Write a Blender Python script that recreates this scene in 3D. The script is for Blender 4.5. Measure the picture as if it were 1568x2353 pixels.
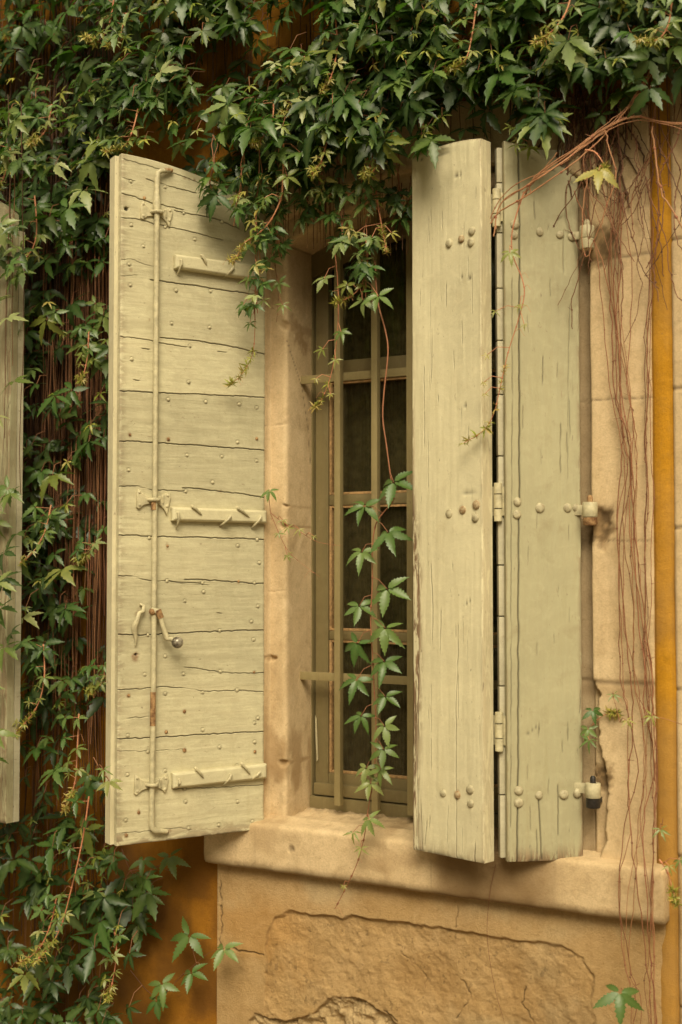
import bpy, math, random
import numpy as np
from mathutils import Matrix, Vector
for o in list(bpy.data.objects): bpy.data.objects.remove(o)
S = bpy.context.scene
COL = S.collection
R = math.radians
rng = np.random.default_rng(7)
random.seed(7)

# ------------------------------------------------------------------ camera
YAW, PIT, FPX, CX, CY = R(29.73), R(2.36), 3000.0, 784.0, 1176.5
CAM = np.array([1.717, -3.44, 1.6])
FW = np.array([-math.sin(YAW)*math.cos(PIT), math.cos(YAW)*math.cos(PIT), math.sin(PIT)])
RT = np.array([math.cos(YAW), math.sin(YAW), 0.0])
UP = np.cross(RT, FW)
cd = bpy.data.cameras.new('camera'); cam = bpy.data.objects.new('camera', cd); COL.objects.link(cam)
cd.sensor_fit = 'VERTICAL'; cd.sensor_height = 36; cd.sensor_width = 24; cd.lens = 36*FPX/2353.0
cd.dof.use_dof = True; cd.dof.focus_distance = 3.85; cd.dof.aperture_fstop = 2.4
cd.clip_start = 0.05; cd.clip_end = 500
cam.matrix_world = Matrix(((RT[0], UP[0], -FW[0], CAM[0]), (RT[1], UP[1], -FW[1], CAM[1]), (RT[2], UP[2], -FW[2], CAM[2]), (0, 0, 0, 1)))
S.camera = cam

# ------------------------------------------------------------------ light
S.view_settings.view_transform = 'Standard'; S.view_settings.look = 'None'
S.view_settings.gamma = 1; S.view_settings.exposure = 0.84
SUN_DIR = Vector((0.42, -0.78, 0.80)).normalized()
w = bpy.data.worlds.new('World'); S.world = w; w.use_nodes = True
nt = w.node_tree; bg = nt.nodes['Background']
sky = nt.nodes.new('ShaderNodeTexSky'); sky.sky_type = 'NISHITA'; sky.sun_disc = False
sky.sun_elevation = math.asin(SUN_DIR.z); sky.sun_rotation = math.atan2(SUN_DIR.x, SUN_DIR.y)
sky.air_density = 1.0; sky.dust_density = 4.0; sky.ozone_density = 0.5
hs = nt.nodes.new('ShaderNodeHueSaturation'); hs.inputs['Saturation'].default_value = 0.12
mx = nt.nodes.new('ShaderNodeMix'); mx.data_type = 'RGBA'; mx.blend_type = 'MULTIPLY'; mx.inputs[0].default_value = 1
mx.inputs[7].default_value = (1.0, 0.88, 0.60, 1)
nt.links.new(sky.outputs[0], hs.inputs['Color']); nt.links.new(hs.outputs[0], mx.inputs[6]); nt.links.new(mx.outputs[2], bg.inputs[0])
bg.inputs[1].default_value = 0.075
sl = bpy.data.lights.new('sun', 'SUN'); sl.energy = 2.0; sl.angle = R(34); sl.color = (1.0, 0.88, 0.67)
so = bpy.data.objects.new('sun', sl); COL.objects.link(so)
so.rotation_euler = SUN_DIR.to_track_quat('Z', 'Y').to_euler(); so.location = (0, -6, 8)

# ------------------------------------------------------------------ helpers
def ray(px, py): return RT*(px-CX) - UP*(py-CY) + FW*FPX
def onp(px, py, p0=(0, 0, 0), n=(0, 1, 0)):
    d = ray(px, py); n = np.array(n, float); return CAM + d*(np.dot(np.array(p0, float)-CAM, n)/np.dot(d, n))
def at(px, py, y): return onp(px, py, (0, y, 0))
def atz(px, py, z):
    d = ray(px, py); return CAM + d*((z-CAM[2])/d[2])

def lattice(ix, iy, seed):
    h = (ix.astype(np.int64)*374761393 + iy.astype(np.int64)*668265263 + seed*1442695041) & 0x7fffffff
    h = (h ^ (h >> 13))*1274126177 & 0x7fffffff
    return ((h ^ (h >> 16)) & 0xffff)/65535.0
def vnoise(x, y, seed=0):
    x = np.asarray(x, float); y = np.asarray(y, float)
    ix = np.floor(x); iy = np.floor(y); fx = x-ix; fy = y-iy
    fx = fx*fx*(3-2*fx); fy = fy*fy*(3-2*fy)
    a = lattice(ix, iy, seed); b = lattice(ix+1, iy, seed); c = lattice(ix, iy+1, seed); d = lattice(ix+1, iy+1, seed)
    return (a*(1-fx)+b*fx)*(1-fy) + (c*(1-fx)+d*fx)*fy
def fbm(x, y, seed=0, o=4):
    s = 0; a = 0.5
    for i in range(o):
        s = s + a*vnoise(x, y, seed+i*17); x = x*2.03+5.1; y = y*2.03+1.7; a *= 0.5
    return s/(1-0.5**o)
def sstep(a, b, x):
    t = np.clip((x-a)/(b-a), 0, 1); return t*t*(3-2*t)
def segdist(X, Z, pts, sx=1.0, sz=1.0):
    """distance to polyline and parameter-less; X,Z arrays"""
    best = np.full(X.shape, 9e9)
    for (x0, z0), (x1, z1) in zip(pts[:-1], pts[1:]):
        dx, dz = x1-x0, z1-z0; L = dx*dx+dz*dz+1e-12
        t = np.clip(((X-x0)*dx+(Z-z0)*dz)/L, 0, 1)
        best = np.minimum(best, np.hypot(X-x0-t*dx, Z-z0-t*dz))
    return best
def inpoly(X, Z, poly):
    r = np.zeros(X.shape, bool); n = len(poly)
    for i in range(n):
        x0, z0 = poly[i]; x1, z1 = poly[(i+1) % n]
        if z0 == z1: continue
        c = ((z0 > Z) != (z1 > Z)) & (X < (x1-x0)*(Z-z0)/(z1-z0)+x0)
        r ^= c
    return r

def mesh_np(name, V, Q, mat, parent=None, smooth=True, col=None, loc=None):
    """V (n,3), Q list of (k,4)/(k,3) int arrays"""
    V = np.asarray(V, np.float32)
    if not isinstance(Q, (list, tuple)): Q = [Q]
    Q = [np.asarray(q, np.int32) for q in Q if len(q)]
    me = bpy.data.meshes.new(name)
    loops = np.concatenate([q.ravel() for q in Q]); sizes = np.concatenate([np.full(len(q), q.shape[1]) for q in Q])
    starts = np.concatenate([[0], np.cumsum(sizes)[:-1]]).astype(np.int32)
    me.vertices.add(len(V)); me.vertices.foreach_set('co', V.ravel())
    me.loops.add(len(loops)); me.loops.foreach_set('vertex_index', loops)
    me.polygons.add(len(sizes)); me.polygons.foreach_set('loop_start', starts)
    try: me.polygons.foreach_set('loop_total', sizes.astype(np.int32))
    except Exception: pass
    me.update(calc_edges=True); me.validate()
    if smooth: me.polygons.foreach_set('use_smooth', np.ones(len(me.polygons), bool))
    if col is not None:
        a = me.color_attributes.new('mask', 'FLOAT_COLOR', 'POINT'); a.data.foreach_set('color', np.asarray(col, np.float32).ravel())
    me.materials.append(mat)
    ob = bpy.data.objects.new(name, me); COL.objects.link(ob)
    if parent is not None: ob.parent = parent
    if loc is not None: ob.location = loc
    return ob

class MB:
    """small mesh collector"""
    def __init__(s): s.v = []; s.f = []
    def add(s, v, f):
        n = len(s.v); s.v += [tuple(map(float, p)) for p in v]; s.f += [tuple(i+n for i in q) for q in f]; return s
    def box(s, x0, x1, y0, y1, z0, z1, b=0.0):
        if b <= 0:
            v = [(x, y, z) for z in (z0, z1) for y in (y0, y1) for x in (x0, x1)]
            return s.add(v, [(0, 2, 3, 1), (4, 5, 7, 6), (0, 1, 5, 4), (2, 6, 7, 3), (0, 4, 6, 2), (1, 3, 7, 5)])
        import bmesh
        bm = bmesh.new(); bmesh.ops.create_cube(bm, size=1)
        for p in bm.verts: p.co = Vector((x0+(p.co.x+.5)*(x1-x0), y0+(p.co.y+.5)*(y1-y0), z0+(p.co.z+.5)*(z1-z0)))
        bmesh.ops.bevel(bm, geom=bm.edges[:]+bm.verts[:], offset=b, segments=2, affect='EDGES', profile=0.6)
        bm.verts.ensure_lookup_table(); bm.verts.index_update()
        s.add([p.co for p in bm.verts], [tuple(q.index for q in f.verts) for f in bm.faces]); bm.free(); return s
    def tube(s, pts, r, n=8, cap=True):
        V, Fq = tube_np(pts, r, n); m = len(s.v)
        s.add(V, [tuple(q) for q in Fq])
        if cap:
            k = len(V)//n
            s.f.append(tuple(m+i for i in range(n-1, -1, -1))); s.f.append(tuple(m+(k-1)*n+i for i in range(n)))
        return s
    def ball(s, c, r, sy=(1, 1, 1), n=12, m=8):
        v = []; f = []
        for j in range(m+1):
            th = math.pi*j/m
            for i in range(n):
                a = 2*math.pi*i/n
                v.append((c[0]+r*sy[0]*math.sin(th)*math.cos(a), c[1]+r*sy[1]*math.sin(th)*math.sin(a), c[2]+r*sy[2]*math.cos(th)))
        for j in range(m):
            for i in range(n): f.append((j*n+i, (j+1)*n+i, (j+1)*n+(i+1) % n, j*n+(i+1) % n))
        return s.add(v, f)
    def build(s, name, mat, parent=None, smooth=True, angle=40):
        me = bpy.data.meshes.new(name); me.from_pydata(s.v, [], s.f); me.validate(); me.materials.append(mat)
        ca = me.color_attributes.new('mask', 'FLOAT_COLOR', 'POINT'); ca.data.foreach_set('color', np.tile([0, 0, .1, 1], len(me.vertices)).astype(np.float32))
        if smooth:
            me.polygons.foreach_set('use_smooth', np.ones(len(me.polygons), bool))
            try: me.set_sharp_from_angle(angle=R(angle))
            except Exception: pass
        ob = bpy.data.objects.new(name, me); COL.objects.link(ob)
        if parent is not None: ob.parent = parent
        return ob

def tube_np(pts, r, n=5):
    P = np.asarray(pts, float); k = len(P)
    r = np.broadcast_to(np.asarray(r, float), (k,))
    T = np.gradient(P, axis=0); T /= np.linalg.norm(T, axis=1, keepdims=True)+1e-12
    ref = np.array([0.31, 0.9, 0.2]) if abs(T[:, 2]).mean() > .5 else np.array([0.1, .2, .97])
    A = np.cross(T, ref); A /= np.linalg.norm(A, axis=1, keepdims=True)+1e-12
    B = np.cross(T, A)
    a = np.arange(n)*2*math.pi/n
    V = P[:, None, :] + r[:, None, None]*(np.cos(a)[None, :, None]*A[:, None, :]+np.sin(a)[None, :, None]*B[:, None, :])
    i = np.arange(k-1)[:, None]*n; j = np.arange(n)[None, :]; j2 = (j+1) % n
    F = np.stack([i+j, i+j2, i+n+j2, i+n+j], -1).reshape(-1, 4)
    return V.reshape(-1, 3), F

class NP:
    """big numpy mesh collector with colour mask"""
    def __init__(s): s.V = []; s.F = []; s.C = []; s.n = 0
    def add(s, V, F, c=(0, 0, 0)):
        s.V.append(V); s.F.append(np.asarray(F)+s.n); cc = np.empty((len(V), 4)); cc[:, :3] = c; cc[:, 3] = 1
        s.C.append(cc); s.n += len(V)
    def tube(s, pts, r, n=5, c=(0, 0, 0)): V, F = tube_np(pts, r, n); s.add(V, F, c)
    def build(s, name, mat, parent=None, origin=None):
        V = np.concatenate(s.V)
        if origin is not None: V = V-np.asarray(origin)
        return mesh_np(name, V, np.concatenate(s.F), mat, parent, True, np.concatenate(s.C))

def tag(o, label=None, cat=None, group=None, kind=None):
    if label: o['label'] = label
    if cat: o['category'] = cat
    if group: o['group'] = group
    if kind: o['kind'] = kind
    return o
def empty(name, loc=(0, 0, 0), rz=0.0, label=None, cat=None, group=None):
    o = bpy.data.objects.new(name, None); COL.objects.link(o); o.location = loc; o.rotation_euler = (0, 0, rz); o.empty_display_size = .1
    return tag(o, label, cat, group)

def grid(us, vs, P, side_flip=False):
    """P(n_v,n_u,3) -> verts, quads"""
    nv, nu = len(vs), len(us)
    i = np.arange(nv-1)[:, None]*nu; j = np.arange(nu-1)[None, :]
    a = i+j; F = np.stack([a, a+1, a+nu+1, a+nu], -1).reshape(-1, 4)
    if side_flip: F = F[:, ::-1]
    return P.reshape(-1, 3), F

# ------------------------------------------------------------------ materials
def newmat(name):
    m = bpy.data.materials.new(name); m.use_nodes = True; t = m.node_tree
    return m, t, t.nodes, t.links, t.nodes['Principled BSDF']
def nz(N, L, vec, scale, detail=6, rough=.6, dist=0.0):
    n = N.new('ShaderNodeTexNoise'); n.inputs['Scale'].default_value = scale; n.inputs['Detail'].default_value = detail
    n.inputs['Roughness'].default_value = rough; n.inputs['Distortion'].default_value = dist; L.new(vec, n.inputs['Vector']); return n.outputs['Fac']
def ramp(N, L, fac, stops):
    r = N.new('ShaderNodeValToRGB'); e = r.color_ramp.elements
    while len(e) < len(stops): e.new(0.5)
    for k, (p, c) in zip(e, stops):
        k.position = p; k.color = c if len(c) == 4 else (*c, 1)
    L.new(fac, r.inputs[0]); return r.outputs[0]
def mixc(N, L, fac, a, b, mode='MIX'):
    m = N.new('ShaderNodeMix'); m.data_type = 'RGBA'; m.blend_type = mode
    if isinstance(fac, (int, float)): m.inputs[0].default_value = fac
    else: L.new(fac, m.inputs[0])
    for k, x in ((6, a), (7, b)):
        if isinstance(x, tuple): m.inputs[k].default_value = (*x, 1) if len(x) == 3 else x
        else: L.new(x, m.inputs[k])
    return m.outputs[2]
def mth(N, L, op, a, b=None, clamp=False):
    m = N.new('ShaderNodeMath'); m.operation = op; m.use_clamp = clamp
    for k, x in ((0, a), (1, b)):
        if x is None: continue
        if isinstance(x, (int, float)): m.inputs[k].default_value = x
        else: L.new(x, m.inputs[k])
    return m.outputs[0]
def mapping(N, L, scale=(1, 1, 1), src='Object'):
    tc = N.new('ShaderNodeTexCoord'); mp = N.new('ShaderNodeMapping'); mp.inputs['Scale'].default_value = scale
    L.new(tc.outputs[src], mp.inputs[0]); return mp.outputs[0]
def geo_pos(N, L, scale=(1, 1, 1)):
    g = N.new('ShaderNodeNewGeometry'); mp = N.new('ShaderNodeMapping'); mp.inputs['Scale'].default_value = scale
    L.new(g.outputs['Position'], mp.inputs[0]); return mp.outputs[0]
def bump(N, L, h, strength, dist, prev=None):
    b = N.new('ShaderNodeBump'); b.inputs['Strength'].default_value = strength; b.inputs['Distance'].default_value = dist
    L.new(h, b.inputs['Height'])
    if prev is not None: L.new(prev, b.inputs['Normal'])
    return b.outputs[0]
def maskrgb(N, L):
    a = N.new('ShaderNodeAttribute'); a.attribute_name = 'mask'; s = N.new('ShaderNodeSeparateColor'); L.new(a.outputs['Color'], s.inputs[0]); return s.outputs

def paint_mat(name, base, horiz=True, dirt=0.5, wood=(.16, .10, .055)):
    """old oil paint on wood; mask r = crack, g = rust, b = peeled"""
    m, t, N, L, P = newmat(name)
    sc = (1, 1, 1)
    grain = mapping(N, L, (4, 4, 60) if horiz else (60, 60, 3))
    v = mapping(N, L, sc)
    big = nz(N, L, v, 3.0, 5, .6, .4); mid = nz(N, L, v, 14, 8, .65, .3); gr = nz(N, L, grain, 2.2, 8, .65, 1.2)
    b = tuple(base)
    c = ramp(N, L, big, [(.3, tuple(x*.84 for x in b)), (.7, tuple(min(1, x*1.08) for x in b))])
    c = mixc(N, L, mth(N, L, 'MULTIPLY', ramp(N, L, gr, [(.60, (0, 0, 0)), (.80, (1, 1, 1))]), .28), c, tuple(x*.62 for x in b))
    c = mixc(N, L, mth(N, L, 'MULTIPLY', ramp(N, L, mid, [(.55, (0, 0, 0)), (.78, (1, 1, 1))]), dirt), c, (b[0]*.62, b[1]*.55, b[2]*.48))
    sp = nz(N, L, mapping(N, L, (60, 60, 130) if horiz else (130, 130, 45)), 1.0, 3, .5, .5)
    spk = ramp(N, L, sp, [(.70, (0, 0, 0)), (.745, (1, 1, 1))])
    c = mixc(N, L, mth(N, L, 'MULTIPLY', spk, .55), c, (.14, .10, .06))
    run = nz(N, L, mapping(N, L, (30, 30, 2.2)), 1.0, 7, .65, .4)
    c = mixc(N, L, mth(N, L, 'MULTIPLY', ramp(N, L, run, [(.56, (0, 0, 0)), (.78, (1, 1, 1))]), .26), c, (b[0]*.66, b[1]*.60, b[2]*.46))
    chalk = nz(N, L, v, 38, 7, .7, .6)
    c = mixc(N, L, mth(N, L, 'MULTIPLY', ramp(N, L, chalk, [(.50, (0, 0, 0)), (.70, (1, 1, 1))]), .30), c, tuple(min(1, x*1.22+.02) for x in b))
    chip = ramp(N, L, nz(N, L, mapping(N, L, (26, 26, 70) if horiz else (85, 85, 22)), 1.0, 6, .62, 1.5), [(.665, (0, 0, 0)), (.69, (1, 1, 1))])
    c = mixc(N, L, mth(N, L, 'MULTIPLY', chip, .62), c, mixc(N, L, chalk, (.20, .14, .08), (.34, .27, .17)))
    k = maskrgb(N, L)
    peel = mth(N, L, 'MULTIPLY', k[2], ramp(N, L, nz(N, L, mapping(N, L, (14, 14, 40) if horiz else (55, 55, 9)), 1.0, 9, .7, .8), [(.44, (0, 0, 0)), (.52, (1, 1, 1))]), True)
    wc = ramp(N, L, nz(N, L, mapping(N, L, (4, 4, 90) if horiz else (160, 160, 5)), 1, 6), [(.35, tuple(x*.7 for x in wood)), (.7, tuple(x*2.0 for x in wood))])
    c = mixc(N, L, peel, c, wc)
    c = mixc(N, L, mth(N, L, 'MULTIPLY', k[1], .9), c, mixc(N, L, nz(N, L, v, 160, 4), (.30, .10, .02), (.10, .035, .012)))
    c = mixc(N, L, mth(N, L, 'MULTIPLY', k[0], .93), c, (.025, .017, .010))
    at_ = N.new('ShaderNodeAttribute'); at_.attribute_name = 'mask'
    tn = mth(N, L, 'ADD', mth(N, L, 'MULTIPLY', at_.outputs['Alpha'], .16), .84)
    cmb = N.new('ShaderNodeCombineColor'); [L.new(tn, cmb.inputs[i]) for i in range(3)]
    c = mixc(N, L, 1.0, c, cmb.outputs[0], 'MULTIPLY')
    L.new(c, P.inputs['Base Color']); P.inputs['Roughness'].default_value = .62; P.inputs['Specular IOR Level'].default_value = .35
    h1 = bump(N, L, gr, .22, .003); h2 = bump(N, L, mid, .25, .01, h1); h3 = bump(N, L, mth(N, L, 'ADD', peel, chip), -.6, .002, h2)
    L.new(h3, P.inputs['Normal']); return m

def stone_mat(name, c0, c1, stain, bumpy=.6):
    m, t, N, L, P = newmat(name)
    v = geo_pos(N, L)
    big = nz(N, L, v, 2.3, 6, .6, .6); mid = nz(N, L, v, 16, 8, .7, .5); fine = nz(N, L, v, 170, 6, .75); grn = nz(N, L, v, 520, 3, .8)
    c = ramp(N, L, big, [(.32, c0), (.68, c1)])
    c = mixc(N, L, mth(N, L, 'MULTIPLY', ramp(N, L, mid, [(.5, (0, 0, 0)), (.75, (1, 1, 1))]), .45), c, stain)
    c = mixc(N, L, .5, c, ramp(N, L, fine, [(.35, (.72, .68, .62)), (.65, (1.12, 1.1, 1.06))]), 'MULTIPLY')
    m2 = nz(N, L, v, 46, 7, .7, .8)
    c = mixc(N, L, mth(N, L, 'MULTIPLY', ramp(N, L, m2, [(.52, (0, 0, 0)), (.72, (1, 1, 1))]), .38), c, tuple(x*.58 for x in c0))
    c = mixc(N, L, mth(N, L, 'MULTIPLY', ramp(N, L, nz(N, L, v, 7, 7, .7, 1.2), [(.52, (0, 0, 0)), (.66, (1, 1, 1))]), .35), c, tuple(min(1, x*1.16+.015) for x in c1))
    pit = ramp(N, L, nz(N, L, v, 95, 3, .5), [(.69, (0, 0, 0)), (.74, (1, 1, 1))]); c = mixc(N, L, mth(N, L, 'MULTIPLY', pit, .5), c, stain)
    streak = nz(N, L, geo_pos(N, L, (22, 22, 1.6)), 1.0, 5, .6, .3)
    c = mixc(N, L, mth(N, L, 'MULTIPLY', ramp(N, L, streak, [(.52, (0, 0, 0)), (.75, (1, 1, 1))]), .35), c, tuple(x*.62 for x in c0))
    k = maskrgb(N, L)
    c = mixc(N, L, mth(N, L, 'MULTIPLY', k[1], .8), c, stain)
    c = mixc(N, L, mth(N, L, 'MULTIPLY', k[2], .8), c, (.42, .20, .035))
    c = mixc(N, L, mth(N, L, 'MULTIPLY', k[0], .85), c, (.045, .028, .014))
    L.new(c, P.inputs['Base Color']); P.inputs['Roughness'].default_value = .88; P.inputs['Specular IOR Level'].default_value = .2
    h = bump(N, L, m2, bumpy*.5, .005, bump(N, L, mid, bumpy*.5, .010)); h = bump(N, L, fine, bumpy, .0028, h); h = bump(N, L, grn, bumpy*.6, .001, h)
    L.new(h, P.inputs['Normal']); return m

def plain_mat(name, c, rough=.6, metal=0.0, var=.3, sc=60, bs=.3, second=None, spec=.4):
    m, t, N, L, P = newmat(name); v = geo_pos(N, L); n = nz(N, L, v, sc, 6, .65)
    col = ramp(N, L, n, [(.35, tuple(x*(1-var) for x in c)), (.65, second or tuple(min(1, x*(1+var*.5)) for x in c))])
    L.new(col, P.inputs['Base Color']); P.inputs['Roughness'].default_value = rough; P.inputs['Metallic'].default_value = metal; P.inputs['Specular IOR Level'].default_value = spec
    L.new(bump(N, L, n, bs, .002), P.inputs['Normal']); return m

PAINT = (.60, .55, .35)
M = {}
M['paint_h'] = paint_mat('shutter_paint_inside', PAINT, True, .35)
M['paint_v'] = paint_mat('shutter_paint_outside', (.65, .59, .385), False, .38)
M['paint_b'] = paint_mat('shutter_paint_worn_shaded', (.40, .37, .225), False, .55)  # weathered, and darkened further to paint in the leaf overhang's shade
M['paint_edge'] = paint_mat('shutter_edge_paint', (.50, .46, .32), True, .5)
M['iron_paint'] = plain_mat('painted_iron', (.52, .465, .29), .55, 0, .28, 45, .25)
M['rust'] = plain_mat('rust', (.20, .075, .025), .85, 0, .5, 75, .6, (.44, .27, .12))
M['dark_iron_and_gap'] = plain_mat('dark_iron_and_gap', (.035, .03, .026), .45, .3, .5, 120, .4)  # iron of the lower hinge pin; also paints the shadow gaps
M['stud'] = plain_mat('stud_paint', (.42, .35, .21), .6, 0, .35, 70, .6, (.52, .47, .30))
M['knob'] = plain_mat('worn_knob', (.12, .09, .06), .3, .2, .7, 60, .2, (.45, .40, .30))
M['stone'] = stone_mat('limestone', (.54, .40, .225), (.65, .505, .31), (.27, .165, .07), .42)
M['stone_worn'] = stone_mat('worn_render', (.43, .31, .155), (.53, .395, .22), (.23, .145, .06), 1.0)
M['stucco'] = stone_mat('ochre_stucco_shaded', (.31, .13, .012), (.41, .18, .018), (.14, .06, .012), .5)  # same ochre as the strip, darkened to paint in the leaf shade
M['strip'] = stone_mat('ochre_strip_lit', (.46, .22, .012), (.54, .27, .018), (.33, .19, .06), .6)  # lit copy of the stucco ochre, without the painted leaf shade
M['sash'] = paint_mat('sash_paint', (.19, .15, .064), False, .5)
M['bar'] = paint_mat('grille_paint', (.27, .215, .095), False, .3)
M['putty'] = plain_mat('old_putty', (.46, .28, .12), .8, 0, .45, 90, .5)
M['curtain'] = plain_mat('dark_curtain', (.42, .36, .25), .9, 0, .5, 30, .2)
M['soil'] = plain_mat('gravel_ground', (.28, .21, .13), .95, 0, .4, 30, .6)

def glass_mat():
    m, t, N, L, P = newmat('old_glass')
    v = geo_pos(N, L); tr = N.new('ShaderNodeBsdfTransparent'); tr.inputs[0].default_value = (.80, .80, .68, 1)
    gl = N.new('ShaderNodeBsdfGlossy'); gl.inputs['Roughness'].default_value = .04; gl.inputs[0].default_value = (.9, .9, .85, 1)
    df = N.new('ShaderNodeBsdfDiffuse'); df.inputs[0].default_value = (.12, .095, .05, 1)
    L.new(bump(N, L, nz(N, L, v, 5, 3), .25, .01), gl.inputs['Normal'])
    fr = N.new('ShaderNodeFresnel'); fr.inputs[0].default_value = 1.5
    a = N.new('ShaderNodeMixShader'); L.new(fr.outputs[0], a.inputs[0]); L.new(tr.outputs[0], a.inputs[1]); L.new(gl.outputs[0], a.inputs[2])
    b = N.new('ShaderNodeMixShader'); L.new(mth(N, L, 'MULTIPLY', nz(N, L, geo_pos(N, L, (260, 260, 9)), 1, 6, .75), .30), b.inputs[0]); L.new(a.outputs[0], b.inputs[1]); L.new(df.outputs[0], b.inputs[2])
    L.new(b.outputs[0], N['Material Output'].inputs[0]); N.remove(P); return m
M['glass'] = glass_mat()

def leaf_mat():
    """mask r = youth, g = random tint plus painted light, b = vein line"""
    m, t, N, L, P = newmat('creeper_leaf'); k = maskrgb(N, L); v = geo_pos(N, L)
    mat = ramp(N, L, k[1], [(0.0, (.006, .020, .003)), (.35, (.016, .050, .007)), (.66, (.048, .115, .017)), (.86, (.15, .22, .055)), (1.0, (.38, .40, .18))])  # pale end stands for sky sheen, painted into the leaf colour
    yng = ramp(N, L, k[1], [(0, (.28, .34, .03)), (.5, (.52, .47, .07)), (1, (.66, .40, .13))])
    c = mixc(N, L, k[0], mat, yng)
    c = mixc(N, L, .6, c, ramp(N, L, nz(N, L, v, 55, 4), [(.3, (.72, .78, .7)), (.7, (1.15, 1.15, 1.1))]), 'MULTIPLY')
    c = mixc(N, L, mth(N, L, 'MULTIPLY', k[2], .35), c, (.16, .22, .07))
    L.new(c, P.inputs['Base Color']); P.inputs['Roughness'].default_value = .42; P.inputs['Specular IOR Level'].default_value = .6
    L.new(bump(N, L, nz(N, L, v, 190, 4), .3, .0015), P.inputs['Normal'])
    tl = N.new('ShaderNodeBsdfTranslucent'); L.new(mixc(N, L, .5, c, (.14, .42, .01)), tl.inputs[0])
    a = N.new('ShaderNodeMixShader'); a.inputs[0].default_value = .22; L.new(P.outputs[0], a.inputs[1]); L.new(tl.outputs[0], a.inputs[2])
    L.new(a.outputs[0], N['Material Output'].inputs[0]); return m
M['leaf'] = leaf_mat()
def stem_mat():
    m, t, N, L, P = newmat('creeper_stem'); k = maskrgb(N, L); v = geo_pos(N, L)
    old = ramp(N, L, k[1], [(0, (.055, .022, .008)), (.6, (.15, .060, .020)), (1, (.26, .12, .045))])
    c = mixc(N, L, k[0], old, ramp(N, L, k[1], [(0, (.58, .17, .09)), (1, (.60, .30, .15))]))
    c = mixc(N, L, .5, c, ramp(N, L, nz(N, L, v, 110, 4), [(.3, (.6, .6, .6)), (.7, (1.2, 1.2, 1.2))]), 'MULTIPLY')
    L.new(c, P.inputs['Base Color']); P.inputs['Roughness'].default_value = .65; return m
M['stem'] = stem_mat()

# ------------------------------------------------------------------ setting: ground, house wall
g = MB(); g.add([(-60, -60, 0), (60, -60, 0), (60, 0.4, 0), (-60, 0.4, 0)], [(0, 1, 2, 3)])
tag(g.build('ground', M['soil']), kind='structure')

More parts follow.
